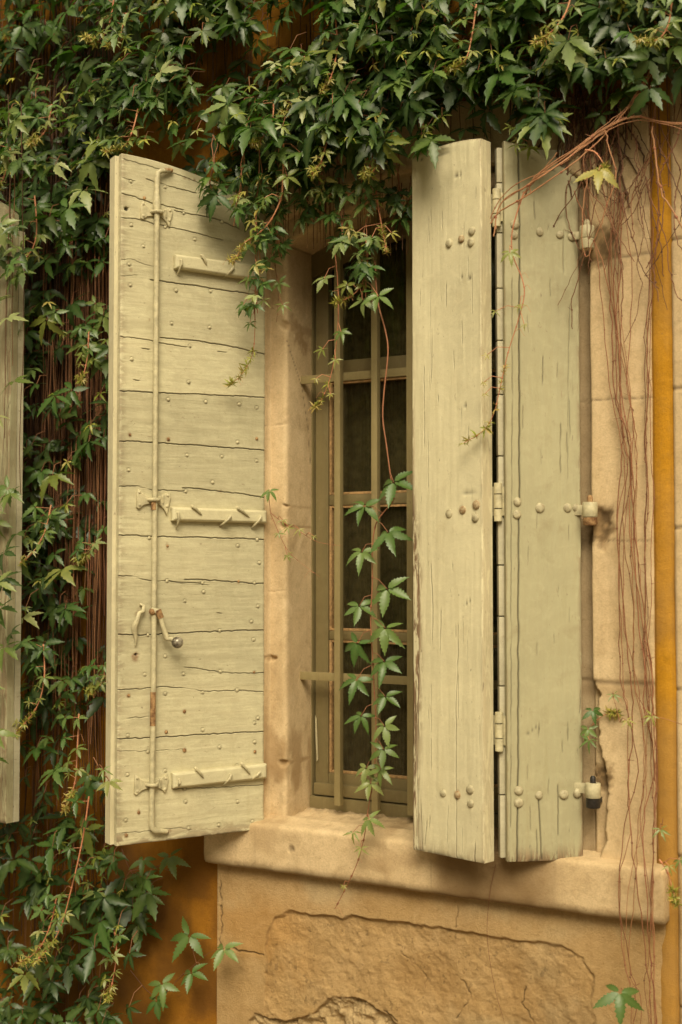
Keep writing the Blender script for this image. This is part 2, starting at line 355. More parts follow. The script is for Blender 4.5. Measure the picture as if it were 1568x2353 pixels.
house = empty('house_wall', (0, 0, 0), 0, 'old ochre rendered house wall with a pale stone window surround', 'wall')
HX, SO, = .466, .245          # half width of the daylight opening, outer offset of the stone surround
Z_SILL, YREB = .812, .035
def zarc(x, o):               # arched head for a given outward offset
    a = HX+o; sp = 2.615+o*.95; ap = 2.722+o*.98
    return sp+(ap-sp)*(1-(np.abs(x)/a)**2)
def surround():
    prof = [(SO, .02), (SO, .003), (SO-.004, 0.0)]+[(o, 0.0) for o in np.linspace(.235, .072, 34)]+[(.064, .0015), (.0605, .006), (.059, .012), (.059, YREB), (.055, YREB)]
    prof += [(o, YREB) for o in np.linspace(.045, .012, 8)]+[(.006, YREB+.002), (.002, YREB+.006), (0, YREB+.013)]+[(0, y) for y in np.linspace(.06, .186, 20)]+[(0, .26)]
    prof = np.array(prof)
    nz_, na = 520, 110
    t = np.linspace(0, 1, nz_); s = np.linspace(-1, 1, na)
    O, YY = prof[:, 0], prof[:, 1]
    P = np.zeros((2*nz_+na, len(prof), 3))
    z0 = .70
    for k, (o, y) in enumerate(prof):
        a = HX+o; sp = 2.615+o*.95
        zl = z0+(sp-z0)*t
        xa = s*a; za = zarc(xa, o)
        X = np.concatenate([np.full(nz_, -a), xa, np.full(nz_, a)]); Z = np.concatenate([zl, za, zl[::-1]])
        P[:, k, 0] = X; P[:, k, 1] = y; P[:, k, 2] = Z
    X, Y, Z = P[..., 0].copy(), P[..., 1].copy(), P[..., 2].copy()
    w1 = X*1.0+Y*1.3
    # lumpy old stone
    P[..., 1] += (fbm(w1*14, Z*9, 3, 5)-.5)*.006
    P[..., 0] += (fbm(w1*11+9, Z*8, 4, 4)-.5)*.005*np.sign(X)*(np.abs(X) < .56)
    crack_dark = np.zeros(X.shape); stain = np.zeros(X.shape)
    OO = np.broadcast_to(O[None, :], X.shape); P[..., 0] += (X > 0)*(OO > .05)*(OO < .066)*.008
    crack_dark = np.maximum(crack_dark, .5*(X > 0)*(OO > .0)*(OO < .0595)*(Y > .02)*(Y < .05))  # right rebate face darkened too: the shutter's shade painted onto the stone
    # joints
    for zj, side, wd in ((2.05, 1, .0016), (1.283, 1, .006), (2.045, -1, .0016), (1.52, -1, .001), (2.42, -1, .002), (2.44, 1, .003), (1.665, 1, .0012)):
        zz = zj+(fbm(w1*16, Z*0+zj, 8, 3)-.5)*.014
        mk = np.exp(-((Z-zz)/wd)**2)*(X*side > 0)*(np.abs(X) > .4)
        crack_dark = np.maximum(crack_dark, mk*(.5 if wd > .004 else .6)*(OO > .059)); P[..., 1] += mk*.004
    # mortar patch around strong joint on the right
    mk = sstep(.03, .0, np.abs(Z-1.27+(fbm(X*20, Z*20, 2, 3)-.5)*.03)-.012)*(X > 0)
    stain = np.maximum(stain, mk*.45)
    # diagonal hairline crack upper left, broken arris spots
    cr = segdist(X+Y, Z, [(-.46, 2.36), (-.40, 2.27), (-.335, 2.17), (-.30, 2.05), (-.285, 1.93)])
    crack_dark = np.maximum(crack_dark, np.exp(-(cr/.0016)**2)*.8*(X < 0)*(np.abs(X) < .47))
    for (zc, xc, r_, a_) in ((1.725, -.475, .014, 1), (.985, -.478, .02, 1), (1.79, -.47, .01, .6), (2.36, -.47, .03, .7), (1.31, -.52, .02, .5)):
        d = np.hypot((X-xc)*1.0, (Z-zc)*1.6+Y*.0)+(fbm(X*60, Z*60, 5, 3)-.5)*.02
        mk = sstep(r_, r_*.4, d); P[..., 1] += mk*.014*(np.abs(X) < .55); stain = np.maximum(stain, mk*.9*a_)
    # lichen stain on the left reveal, worn lower left jamb, dirt around the hinge pins
    d = np.hypot((Y-.12)*1.0-(2.34-Z)*.5, (Z-2.34)*.9)+(fbm(Y*70, Z*60, 6, 4)-.5)*.08
    stain = np.maximum(stain, sstep(.06, .02, d)*(X < -.4)*(np.abs(X) < .47)*.9)
    low = sstep(1.35, .95, Z)*(X < 0)*(np.abs(X) < .54)
    stain = np.maximum(stain, low*sstep(.42, .62, fbm((X+Y)*22, Z*7, 12, 5))*.85)
    P[..., 1] += low*(fbm((X+Y)*26, Z*14, 13, 4)-.5)*.012
    for zc, r_ in ((1.722, .052), (1.700, .058), (2.47, .07), (1.03, .05)):
        d = np.hypot((X-.56)*1.0, Z-zc)+(fbm(X*40, Z*40, 15, 4)-.5)*.05
        mk = sstep(r_, r_*.45, d)*(X > 0); crack_dark = np.maximum(crack_dark, mk*.82*sstep(.25, .6, fbm(X*45, Z*45, 16, 4))); stain = np.maximum(stain, mk); P[..., 1] += mk*.006
    # broken right arris near the sill
    br = np.interp(Z, [.75, .80, .86, .93, .98, 1.04, 1.10, 1.18, 1.25, 1.29], [.006, .012, .032, .036, .042, .034, .02, .012, .02, .0])
    br = br+(fbm(Z*60, Z*0, 19, 3)-.5)*.012*(br > .004)
    e = (X > .52)*sstep(HX+.066+br+.012, HX+.066+br, X)*(Y < .03)
    P[..., 1] += e*.03
    C = np.zeros(P.shape[:2]+(4,)); C[..., 0] = np.clip(crack_dark, 0, 1); C[..., 1] = np.clip(stain, 0, 1); C[..., 3] = 1
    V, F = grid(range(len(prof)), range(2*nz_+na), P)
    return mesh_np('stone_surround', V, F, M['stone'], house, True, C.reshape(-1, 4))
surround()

def sill():
    # profile (y,z) from under the nose, over the top and back to the frame
    pr = [(0.03, .668), (-.030, .663), (-.040, .667), (-.046, .676), (-.048, .69)]+[(-.048, z) for z in np.linspace(.70, .790, 14)]
    pr += [(-.0475, .797), (-.045, .803), (-.039, .807), (-.020, .8095), (.0, .812), (.02, .8145), (.03, .820), (.04, .8215), (.055, .8165), (.07, .8155)]+[(y, .8155+(y-.07)*.09) for y in np.linspace(.085, .186, 12)]+[(.26, .83)]
    pr = np.array(pr); xs = np.concatenate([[-.722, -.7215, -.718], np.linspace(-.712, .735, 420), [.741, .7445, .745]])
    P = np.zeros((len(xs), len(pr), 3)); P[..., 0] = xs[:, None]; P[..., 1] = pr[None, :, 0]; P[..., 2] = pr[None, :, 1]
    yc, zc = -.0, .735
    for i, s in ((0, .72), (1, .93), (2, .985), (-1, .72), (-2, .93), (-3, .985)):
        P[i, :, 1] = .03+(P[i, :, 1]-.03)*s; P[i, :, 2] = zc+(P[i, :, 2]-zc)*s
    X, Y, Z = P[..., 0], P[..., 1].copy(), P[..., 2].copy()
    n = fbm(X*9, (Y+Z)*9, 21, 5)-.5; P[..., 2] += n*.004; P[..., 1] += (fbm(X*12, Z*12, 22, 5)-.5)*.003
    inner = sstep(.06, .12, Y); P[..., 2] += inner*(fbm(X*45, Y*45, 23, 4)-.5)*.016
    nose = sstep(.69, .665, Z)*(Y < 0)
    P[..., 1] += nose*(fbm(X*30, X*0, 24, 4)-.3)*.010
    crack_dark = np.zeros(X.shape); stain = np.zeros(X.shape)
    # joint between the two sill stones, small pit, damp stain plus painted contact shade below the folded shutter
    crack_dark = np.maximum(crack_dark, np.exp(-((X-.075-(Z-.7)*.03)/.0016)**2)*.35*(Y < .02))
    d = np.hypot(X+.395, Z-.742)+(fbm(X*90, Z*90, 25, 3)-.5)*.01; mk = sstep(.013, .004, d)*(Y < -.03); crack_dark = np.maximum(crack_dark, mk*.6); P[..., 1] += mk*.006
    pt = sstep(0.05, .13, X)*sstep(.50, .36, X)*(.75+.5*(fbm(X*16, Z*16, 26, 4)-.5)); stain = np.maximum(stain, np.clip(pt*1.25, 0, 1)); crack_dark = np.maximum(crack_dark, np.clip(pt, 0, 1)*.42)
    pt = sstep(.55, .75, fbm(X*8+3, Z*16, 27, 5)+.15*np.exp(-((X+.09)/.12)**2)); stain = np.maximum(stain, pt*.4)
    crack_dark = np.maximum(crack_dark, sstep(.14, .19, Y)*.8*sstep(.35, .6, fbm(X*30, Y*30, 28, 4)))
    crack_dark = np.maximum(crack_dark, nose*.5)
    C = np.zeros(P.shape[:2]+(4,)); C[..., 0] = np.clip(crack_dark, 0, 1); C[..., 1] = np.clip(stain, 0, 1); C[..., 3] = 1
    V, F = grid(range(len(pr)), range(len(xs)), P, True)
    k = len(pr)
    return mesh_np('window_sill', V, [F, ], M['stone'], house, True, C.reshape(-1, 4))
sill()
# end caps of the sill
c = MB(); c.box(-.7218, .7448, -.02, .03, .68, .79); c.build('sill_core', M['stone'], house)

def apron():
    xs = np.linspace(-.70, .735, 720); zs = np.linspace(.12, .672, 270)
    X, Z = np.meshgrid(xs, zs); Y = np.zeros(X.shape)+.002
    def W2(pts): return [tuple(at(a, b, 0)[[0, 2]]) for a, b in pts]
    wob = (fbm(X*22, Z*22, 31, 4)-.5)*.012
    Xw = X+(fbm(X*24, Z*24, 32, 5)-.5)*.026; Zw = Z+(fbm(X*24+7, Z*24, 33, 5)-.5)*.022
    rec = W2([(612, 2500), (606, 2230), (610, 2140), (625, 2108), (660, 2096), (760, 2100), (900, 2114), (1050, 2138), (1200, 2160), (1290, 2170), (1340, 2200), (1363, 2250), (1368, 2330), (1372, 2500)])
    rec = [(x, z) for x, z in rec]; rec[0] = (rec[0][0], -.2); rec[-1] = (rec[-1][0], -.2)
    ins = inpoly(Xw, Zw, rec); dd = segdist(Xw, Zw, rec[1:-1]); sd = np.where(ins, dd, -dd)
    rc = sstep(-.001, .011, sd); Y += rc*(.014-.009*sstep(.2, .55, X)-.007*sstep(-.42, -.52, X)*sstep(.56, .5, Z))
    rough = rc
    # rubble patches showing under the fallen render
    pats = [[(560, 2500), (566, 2345), (590, 2330), (640, 2345), (660, 2350), (700, 2335), (745, 2300), (780, 2290), (830, 2300), (870, 2325), (905, 2350), (960, 2420), (960, 2500)],
            [(1030, 2190), (1045, 2215), (1050, 2240), (1020, 2290), (1010, 2330), (1018, 2400), (1300, 2500), (1260, 2360), (1210, 2320), (1195, 2270), (1203, 2225), (1180, 2330), (1100, 2350), (1060, 2340), (1065, 2250), (1052, 2200)]]
    deep = np.zeros(X.shape)
    pw = inpoly(Xw, Zw, W2(pats[0])); pd = segdist(Xw, Zw, W2(pats[0])); s2 = np.where(pw, pd, -pd); deep = np.maximum(deep, sstep(0, .007, s2)); edge = np.exp(-((s2-.002)/.004)**2)*.7
    Y += deep*.016+deep*(fbm(X*30, Z*30, 35, 4)-.5)*.05
    # fine chips and relief
    Y += (fbm(X*7, Z*7, 36, 5)-.5)*.014*(.35+rough)+(fbm(X*45, Z*45, 37, 5)-.5)*.008*(rough*.9+.12)
    crack_dark = np.zeros(X.shape)+edge*.35
    lines = [([(428+z for z in (0,))], 0)]
    for pts, wd, a in (([(505, 2025), (507, 2110), (506, 2200)], .0035, .8), ([(528, 2180), (560, 2188), (606, 2196)], .003, .9),
                       ([(1046, 2250), (1062, 2270), (1072, 2290), (1060, 2320), (1048, 2345)], .0022, .8), ([(1048, 2215), (1049, 2245)], .0018, .8),
                       ([(1200, 2270), (1196, 2310), (1210, 2335), (1225, 2360)], .002, .7), ([(920, 2195), (960, 2230), (975, 2250), (972, 2275)], .0015, .5),
                       ([(875, 2325), (905, 2350)], .004, .8), ([(1047, 2080), (1045, 2130)], .0016, .4)):
        d = segdist(Xw+(fbm(X*75, Z*75, 42, 3)-.5)*.014, Zw, W2(pts)); mk = np.exp(-(d/(wd*.8))**2)*sstep(.25, .55, fbm(X*30, Z*30, 43, 3)); crack_dark = np.maximum(crack_dark, mk*a); Y += mk*.006
    crack_dark = np.maximum(crack_dark, np.exp(-((sd-.004)/.0035)**2)*.34*sstep(.3, .6, fbm(X*18, Z*18, 38, 3)))
    crack_dark = np.maximum(crack_dark, sstep(.74, .80, fbm(X*60, Z*60, 39, 3))*.4*rough)
    stain = sstep(.45, .7, fbm(X*5, Z*5, 40, 5))*.6*rough
    ochre = sstep(.45, .65, fbm(X*3.5+4, Z*4, 41, 5))*.32+sstep(-.30, -.48, X)*sstep(.62, .5, Z)*.35
    ochre = ochre*(1-deep)
    C = np.zeros(X.shape+(4,)); C[..., 0] = np.clip(crack_dark, 0, 1); C[..., 1] = stain; C[..., 2] = np.clip(ochre, 0, .8); C[..., 3] = 1
    V, F = grid(xs, zs, np.stack([X, Y, Z], -1))
    mesh_np('apron_render', V, F, M['stone_worn'], house, True, C.reshape(-1, 4))
    b = MB(); b.add([(-.70, .002, .12), (-.70, .03, .12), (-.70, .03, .67), (-.70, .002, .67)], [(0, 1, 2, 3)]); b.build('apron_edge', M['stone_worn'], house)
apron()

def stucco():
    # ochre stucco sheets left, right strip, above; the hole of the window left open
    for nm, x0, x1, z0, z1, y0, res in (('stucco_left', -4.2, -.69, 0, 4.6, .014, .02), ('stucco_strip', .69, .79, 0, 4.6, .012, .006), ('stucco_head', -.70, .70, 3.0, 4.6, .012, .02), ('stucco_foot', -.70, .70, -.02, .14, .02, .02)):
        xs = np.arange(x0, x1+res, res); zs = np.arange(z0, z1+.02, .02 if res > .01 else .008); xs[-1] = x1
        X, Z = np.meshgrid(xs, zs); Y = y0+(fbm(X*6, Z*6, 51, 5)-.5)*.010+(fbm(X*30, Z*30, 52, 3)-.5)*.003
        if nm == 'stucco_strip':
            Y -= .010*np.clip(1-((X-.738)/.030)**2, 0, 1)
        C = np.zeros(X.shape+(4,)); C[..., 3] = 1
        C[..., 1] = sstep(1.0, .55, Z)*sstep(.3, .6, fbm(X*9, Z*9, 54, 5))*.9+.6*sstep(.5, .75, fbm(X*4, Z*2, 53, 5))
        if nm == 'stucco_strip':
            C[..., 0] = np.exp(-((X-.7135)/.003)**2)*.6+np.exp(-((X-.764)/.002)**2)*.5
            C[..., 1] = np.maximum(C[..., 1], sstep(1.30, 1.12, Z)*.8)
        if nm == 'stucco_left':
            C[..., 0] = np.exp(-((X+.704)/.004)**2)*.7*sstep(.2, .5, fbm(Z*20, Z*0, 57, 3))
        V, F = grid(xs, zs, np.stack([X, Y, Z], -1))
        mesh_np(nm, V, F, M['strip' if nm == 'stucco_strip' else 'stucco'], house, True, C.reshape(-1, 4))
    # spandrel stone between arch and upper stucco
    xs = np.linspace(-.712, .712, 200); P = np.zeros((2, 200, 3)); P[0, :, 0] = xs; P[1, :, 0] = xs; P[0, :, 2] = zarc(xs, SO)-.004; P[1, :, 2] = 3.02; P[..., 1] = .008
    V, F = grid(xs, [0, 1], P); mesh_np('spandrel', V, F, M['stucco'], house, True, np.tile([0, .3, 0, 1], (400, 1)))
    # neighbouring pale stone at the far right with its joints
    xs = np.linspace(.766, 1.9, 190); zs = np.linspace(0, 4.6, 900); X, Z = np.meshgrid(xs, zs)
    Y = (fbm(X*9, Z*9, 61, 5)-.5)*.006+(.012*sstep(.773, .766, X)); cr = np.zeros(X.shape)
    for zj in (.45, .84, 1.275, 1.70, 2.07, 2.47, 2.9):
        mk = np.exp(-((Z-zj-(fbm(X*16, Z*0+zj, 62, 3)-.5)*.008)/.004)**2); cr = np.maximum(cr, mk*.7); Y += mk*.005
    C = np.zeros(X.shape+(4,)); C[..., 0] = cr; C[..., 1] = sstep(1.0, .6, Z)*.8*sstep(.3, .6, fbm(X*9, Z*9, 63, 4)); C[..., 3] = 1
    V, F = grid(xs, zs, np.stack([X, Y, Z], -1)); mesh_np('corner_stones', V, F, M['stone'], house, True, C.reshape(-1, 4))
stucco()
# room behind, so that the window looks into real darkness
rm = MB()
rm.box(-1.6, 1.6, .30, 3.2, .2, 3.3)
rm.f = [tuple(reversed(f)) for f in rm.f]
rm.f.pop(2)
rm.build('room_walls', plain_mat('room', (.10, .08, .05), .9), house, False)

# ------------------------------------------------------------------ window
def window():
    Y = .205
    root = empty('casement_window', (0, Y, .83), 0, 'tall olive-brown casement window with small panes and peeling putty behind the iron bars', 'window')
    fr = MB()
    def B(mb, x0, x1, z0, z1, y0, y1, b=.003): mb.box(x0, x1, y0-Y, y1-Y, z0-.83, z1-.83, b)
    # fixed frame
    B(fr, -.50, -.462, .80, 2.75, .188, .26); B(fr, .462, .50, .80, 2.75, .188, .26); B(fr, -.50, .50, .80, .862, .178, .25); 
    fr.build('frame', M['sash'], root)
    head = MB(); n = 26
    xs = np.linspace(-.47, .47, n)
    for a, b in zip(xs[:-1], xs[1:]):
        za, zb = float(zarc(a, 0)), float(zarc(b, 0))
        v = [(a, .19-Y, za-.075-.83), (b, .19-Y, zb-.075-.83), (b, .19-Y, zb+.06-.83), (a, .19-Y, za+.06-.83)]; v += [(p[0], p[1]+.06, p[2]) for p in v]
        head.add(v, [(0, 1, 2, 3), (0, 4, 5, 1), (4, 7, 6, 5)])
    head.build('arched_head', M['sash'], root)
    bars = ((2.196, 2.262), (1.794, 1.829), (1.362, 1.392))
    for sgn in (-1, 1):
        cs = MB(); 
        def BX(mb, xa, xb, z0, z1, y0, y1, b=.003):
            x0, x1 = sorted((sgn*xa, sgn*xb)); B(mb, x0, x1, z0, z1, y0, y1, b)
        BX(cs, .456, .408, .872, 2.64, .198, .235); BX(cs, .045, .003, .872, 2.72, .198, .235)
        BX(cs, .408, .045, .872, .938, .199, .235); BX(cs, .408, .045, 2.196, 2.262, .199, .235)
        BX(cs, .408, .045, 1.794, 1.829, .202, .235, .006); BX(cs, .408, .045, 1.362, 1.392, .202, .235, .006)
        BX(cs, .456, .003, .866, .905, .186, .20, .005)
        sash = cs.build('casement', M['sash'], root); 
        gl = MB(); BX(gl, .41, .04, .93, 2.66, .222, .225, 0); gl.build('glass', M['glass'], sash)
        pt = MB()
        zz = [.938, 1.362, 1.392, 1.794, 1.829, 2.196, 2.262]
        for a, b in ((.938, 1.362), (1.392, 1.794), (1.829, 2.196)):
            BX(pt, .4085, .400, a, b-.0, .205, .222, .002); BX(pt, .4, .05, a, a+.008, .206, .222, .002); BX(pt, .4, .05, b-.008, b, .206, .222, .002)
        pt.build('putty', M['putty'], sash)
    root_c = MB(); nfold = 90
    xs = np.linspace(-.44, .44, 600); zs = np.linspace(.86, 2.8, 6); X, Z = np.meshgrid(xs, zs)
    YY = .275+.004*np.sin(X*150+2*np.sin(X*23))+.003*np.sin(X*621)
    V, F = grid(xs, zs, np.stack([X, YY, Z], -1))
    cu = mesh_np('curtain', V, F, M['curtain'], None); tag(cu, 'dark finely pleated curtain hanging behind the window panes', 'curtain')
    # paint flake hanging off the left stile
    fl = MB(); fl.add([(-.452, .19-Y, 1.12-.83), (-.444, .186-Y, 1.11-.83), (-.438, .186-Y, .98-.83), (-.445, .188-Y, .972-.83), (-.449, .188-Y, 1.04-.83)], [(0, 1, 2, 3, 4)]); fl.build('paint_flake', M['iron_paint'], root)
window()

def grille():
    root = empty('window_grille', (0, .11, .85), 0, 'olive painted iron grille of upright bars let into the stone jambs', 'grille')
    for x in (-.318, -.186, -.064, .064, .186, .318):
        mb = MB(); zt = float(zarc(x, 0))+.02
        mb.box(x-.0105, x+.0105, -.012, .010, (.857 if x < -.25 else .85)-.85, zt-.85, .0015); mb.build('bar', M['bar'], root)
    for z in (2.196, 1.251):
        mb = MB(); mb.box(-.49, .49, .011, .019, z-.013-.85, z+.013-.85, .0015); mb.build('crossbar', M['bar'], root)
grille()

# ------------------------------------------------------------------ shutters
def panel(name, root, W, z0, ztop, side, thick, cracks, mat, fine='z', rust=(), peel=None, u0=0.0, res=(.004, .0016), holes=(), relief=.0012, seed=70, rings=(), tone=False):
    du, dz = res
    us = np.linspace(u0, W, int((W-u0)/du)+1); H = max(float(np.max(ztop(us))), 0)
    vs = np.linspace(0, 1, int((H-z0)/dz)+1)
    zs_ = H-.25
    U, VV = np.meshgrid(us, z0+(H-z0)*vs)
    top = ztop(U)
    Z = np.where(VV > zs_, zs_+(VV-zs_)*(top-zs_)/(H-zs_), VV)
    h = np.zeros(U.shape); crack_dark = np.zeros(U.shape); rst = np.zeros(U.shape); pl = np.zeros(U.shape)
    for pts, wd, a in cracks:
        pts = [p for p in pts]
        if fine == 'z': d = segdist(U, Z+(fbm(U*70, U*0+pts[0][1], seed, 3)-.5)*.006, pts)
        else: d = segdist(U+(fbm(Z*30, Z*0+pts[0][0], seed, 3)-.5)*.004, Z, pts)
        br = sstep(.18, .45, fbm(U*(26 if fine == 'z' else 8), Z*(8 if fine == 'z' else 14)+a*9, seed+3, 3)+(.4 if a > .85 else 0.02))
        mk = np.exp(-(d/wd)**2)*(.25+.75*br); crack_dark = np.maximum(crack_dark, mk*a); h -= mk*.005*a
        h += .0004*np.exp(-((d-wd*2.2)/(wd*1.2))**2)
    for cu, cz, r_ in holes:
        d = np.hypot(U-cu, Z-cz); mk = sstep(r_, r_*.55, d); h -= mk*.008; crack_dark = np.maximum(crack_dark, mk)
    for cu, cz in rings:
        d = np.hypot(U-cu, Z-cz); crack_dark = np.maximum(crack_dark, .42*np.exp(-((d-.0062)/.0014)**2)); h -= .0012*np.exp(-((d-.0062)/.0016)**2)
    for cu, cz, r_, a in rust:
        d = np.hypot(U-cu, (Z-cz)*.8)+(fbm(U*120, Z*120, seed+5, 3)-.5)*r_*1.2
        rst = np.maximum(rst, sstep(r_, r_*.2, d)*a)
    if peel is not None: pl = peel(U, Z)
    if fine == 'z': h += (fbm(U*5, Z*55, seed+7, 5)-.5)*relief*2; h += (fbm(U*3, Z*6, seed+8, 3)-.5)*.004
    else: h += (fbm(U*60, Z*4, seed+7, 5)-.5)*relief*2; h += (fbm(U*7, Z*2, seed+8, 3)-.5)*.006
    # worn rounded outer edges
    e = np.minimum(np.minimum(U-u0, W-U), np.minimum(Z-z0, top-Z)); h -= .0025*np.clip(1-e/.0035, 0, 1)**2; pl = np.maximum(pl, .42*np.clip(1-e/.007, 0, 1))
    crack_dark = np.maximum(crack_dark, np.clip(1-(Z-z0)/.010, 0, 1)*.6*sstep(.4, .6, fbm(U*40, Z*40, seed+9, 3)))
    P = np.stack([U, side*h, Z], -1); C = np.zeros(U.shape+(4,)); C[..., 0] = np.clip(crack_dark, 0, 1); C[..., 1] = rst; C[..., 2] = pl; C[..., 3] = 1
    if tone:
        zc = sorted(float(np.mean([p[1] for p in pts])) for pts, wd, a in cracks if a > .84 and abs(pts[-1][0]-pts[0][0]) > .25)
        idx = np.searchsorted(np.array(zc), Z+(0*U)); rt_ = np.random.default_rng(5).uniform(-.2, 1.0, len(zc)+2); C[..., 3] = rt_[idx]
    flip = side > 0
    V, F = grid(us, vs, P, flip); nu, nv = len(us), len(vs); base = len(V)
    # sides and back
    nL = P[:, 0].copy(); nR = P[:, -1].copy(); nB = P[0].copy(); nT = P[-1].copy()
    def edge(line, c=.25):
        nonlocal V, F, base
        k = len(line); off = len(V)
        a = line.copy(); b = line.copy(); b[:, 1] = -side*thick
        V = np.concatenate([V, a, b]); i = np.arange(k-1); F = np.concatenate([F, np.stack([off+i, off+i+1, off+k+i+1, off+k+i], -1)])
        nonlocal_c.append(np.tile([0, 0, c, 1], (2*k, 1)))
    nonlocal_c = [C.reshape(-1, 4)]
    edge(nL); edge(nR); edge(nB); edge(nT)
    off = len(V); k = nv; a = nL.copy(); b = nR.copy(); a[:, 1] = b[:, 1] = -side*thick
    V = np.concatenate([V, a, b]); i = np.arange(k-1); F = np.concatenate([F, np.stack([off+i, off+k+i, off+k+i+1, off+i+1], -1)]); nonlocal_c.append(np.tile([0, 0, 0, 1], (2*k, 1)))
    return mesh_np(name, V, F, mat, root, True, np.concatenate(nonlocal_c))

def pingrp(mb, c, r, side, sy=.55, n=12, m=8): mb.ball(c, r, (1, sy, 1), n, m)

# ---- left shutter (seen from its inside, boards across)
HL = np.array([-.521, -.004, .783]); FL = atz(269, 1945, .783)
uL = (FL-HL)[:2]; WL = float(np.linalg.norm(uL)); uL /= WL
rzL = math.atan2(uL[1], uL[0])
nL3 = np.array([-uL[1], uL[0], 0.0])   # local +Y, the visible side
def LU(px, py, off=0.0):
    q = onp(px, py, HL+nL3*off, nL3); return float((q-HL)[:2] @ uL), float(q[2]-HL[2])
def zt_left(u): return 2.828-.783-.43*(WL-u)**2*1.0-.0*u
shut = empty('window_shutter', tuple(HL), rzL, 'left shutter swung open showing horizontal pale green boards, long bolt and knob', 'shutter')
z1 = lambda pts: [LU(235.3+a*.2521, 329.4+b*.2521) for a, b in pts]
z3 = lambda pts: [LU(a/2, 588+b/2) for a, b in pts]
z5 = lambda pts: [LU(a/2, 1176.5+b/2) for a, b in pts]
z7 = lambda pts: [LU(a/2, 1765+b/2) for a, b in pts]
TH, MD, ST = .0009, .0012, .0015
LC = [(z1([(200, 145), (550, 240), (700, 285), (960, 395)]), TH, .8), (z1([(190, 315), (300, 345)]), TH, .6), (z1([(400, 325), (480, 350), (600, 385), (860, 455)]), MD, .75),
      (z1([(180, 460), (290, 485), (450, 545), (640, 580), (740, 605)]), MD, .9), (z1([(660, 610), (800, 645), (1020, 680), (1150, 730), (1250, 780)]), MD, .9),
      (z1([(180, 680), (330, 690), (470, 735), (520, 745), (700, 780), (860, 820), (1100, 880)]), MD, .8), (z1([(440, 1240), (580, 1260), (800, 1290), (1100, 1335), (1350, 1370), (1500, 1390)]), ST, .95),
      (z1([(175, 1060), (270, 1055), (400, 1110), (470, 1120)]), TH, .5), (z1([(175, 1210), (320, 1200)]), TH, .45),
      (z3([(555, 370), (640, 380), (700, 388), (740, 400), (860, 418)]), MD, .85), (z3([(740, 375), (860, 385), (1040, 410), (1130, 432), (1225, 452)]), ST, .92),
      (z3([(550, 620), (720, 628), (1000, 640), (1230, 650)]), ST, .97), (z3([(550, 850), (720, 858), (1060, 882), (1230, 892)]), ST, .97),
      (z3([(548, 1057), (640, 1060), (700, 1075), (850, 1080)]), MD, .85), (z3([(840, 1065), (1000, 1080), (1120, 1095), (1225, 1110)]), ST, .9),
      (z5([(545, 105), (700, 112), (1230, 125)]), ST, .97), (z5([(545, 292), (600, 295), (690, 315), (780, 318), (930, 330)]), MD, .8), (z5([(770, 315), (870, 335), (960, 335)]), TH, .6), (z5([(850, 310), (1000, 315), (1090, 322), (1165, 328), (1225, 325)]), ST, .95),
      (z5([(540, 562), (620, 566), (700, 562), (860, 555), (1010, 548), (1215, 541)]), ST, .97), (z5([(850, 712), (1010, 735), (1100, 742), (1165, 740), (1228, 735)]), MD, .85),
      (z5([(535, 818), (620, 815), (690, 808), (730, 803), (850, 808), (930, 825), (1080, 820), (1220, 825)]), MD, .85), (z5([(585, 950), (690, 940)]), MD, .6),
      (z5([(535, 1045), (700, 1038), (850, 1028), (1220, 1008)]), ST, .96), (z5([(535, 1100), (690, 1100), (850, 1090)]), TH, .55), (z7([(800, 95), (1000, 90), (1225, 75)]), MD, .75),
      (z7([(560, 300), (690, 290), (800, 275), (860, 275), (880, 285)]), TH, .6), (z3([(655, 425), (690, 430)]), ST, .8), (z3([(1000, 438), (1040, 442)]), MD, .8), (z5([(1000, 462), (1020, 466)]), MD, .8), (z3([(615, 570), (640, 574)]), MD, .8),
      (z5([(545, 262), (546, 280)]), TH, .5)]
rnails = []
for px, py, rr, a in ((390, 392, .012, .5), (447, 413, .006, .7), (425, 408, .005, .5), (436, 411, .005, .5), (332, 455, .009, .8), (300, 620, .008, .5), (387, 1009, .010, .55), (299, 999, .009, .5), (590, 1008, .007, .5), (345, 735, .006, .5),
                      (352, 1405, .02, .6), (317, 1408, .014, .5), (313, 1508, .017, .75), (424, 1635, .008, .5), (424, 1724, .009, .8), (382, 1682, .007, .5), (319, 1867, .010, .85), (291, 1919, .009, .8), (296, 1598, .009, .6), (586, 1727, .008, .5), (584, 1545, .008, .6), (385, 1255, .010, .5),
                      (548, 1336, .008, .6), (466, 1787, .006, .6), (508, 1210, .007, .5), (390, 1910, .008, .5), (300, 655, .006, .4), (508, 1130, .006, .5)):
    u, z = LU(px, py); rnails.append((u, z, rr, a))
npts = []
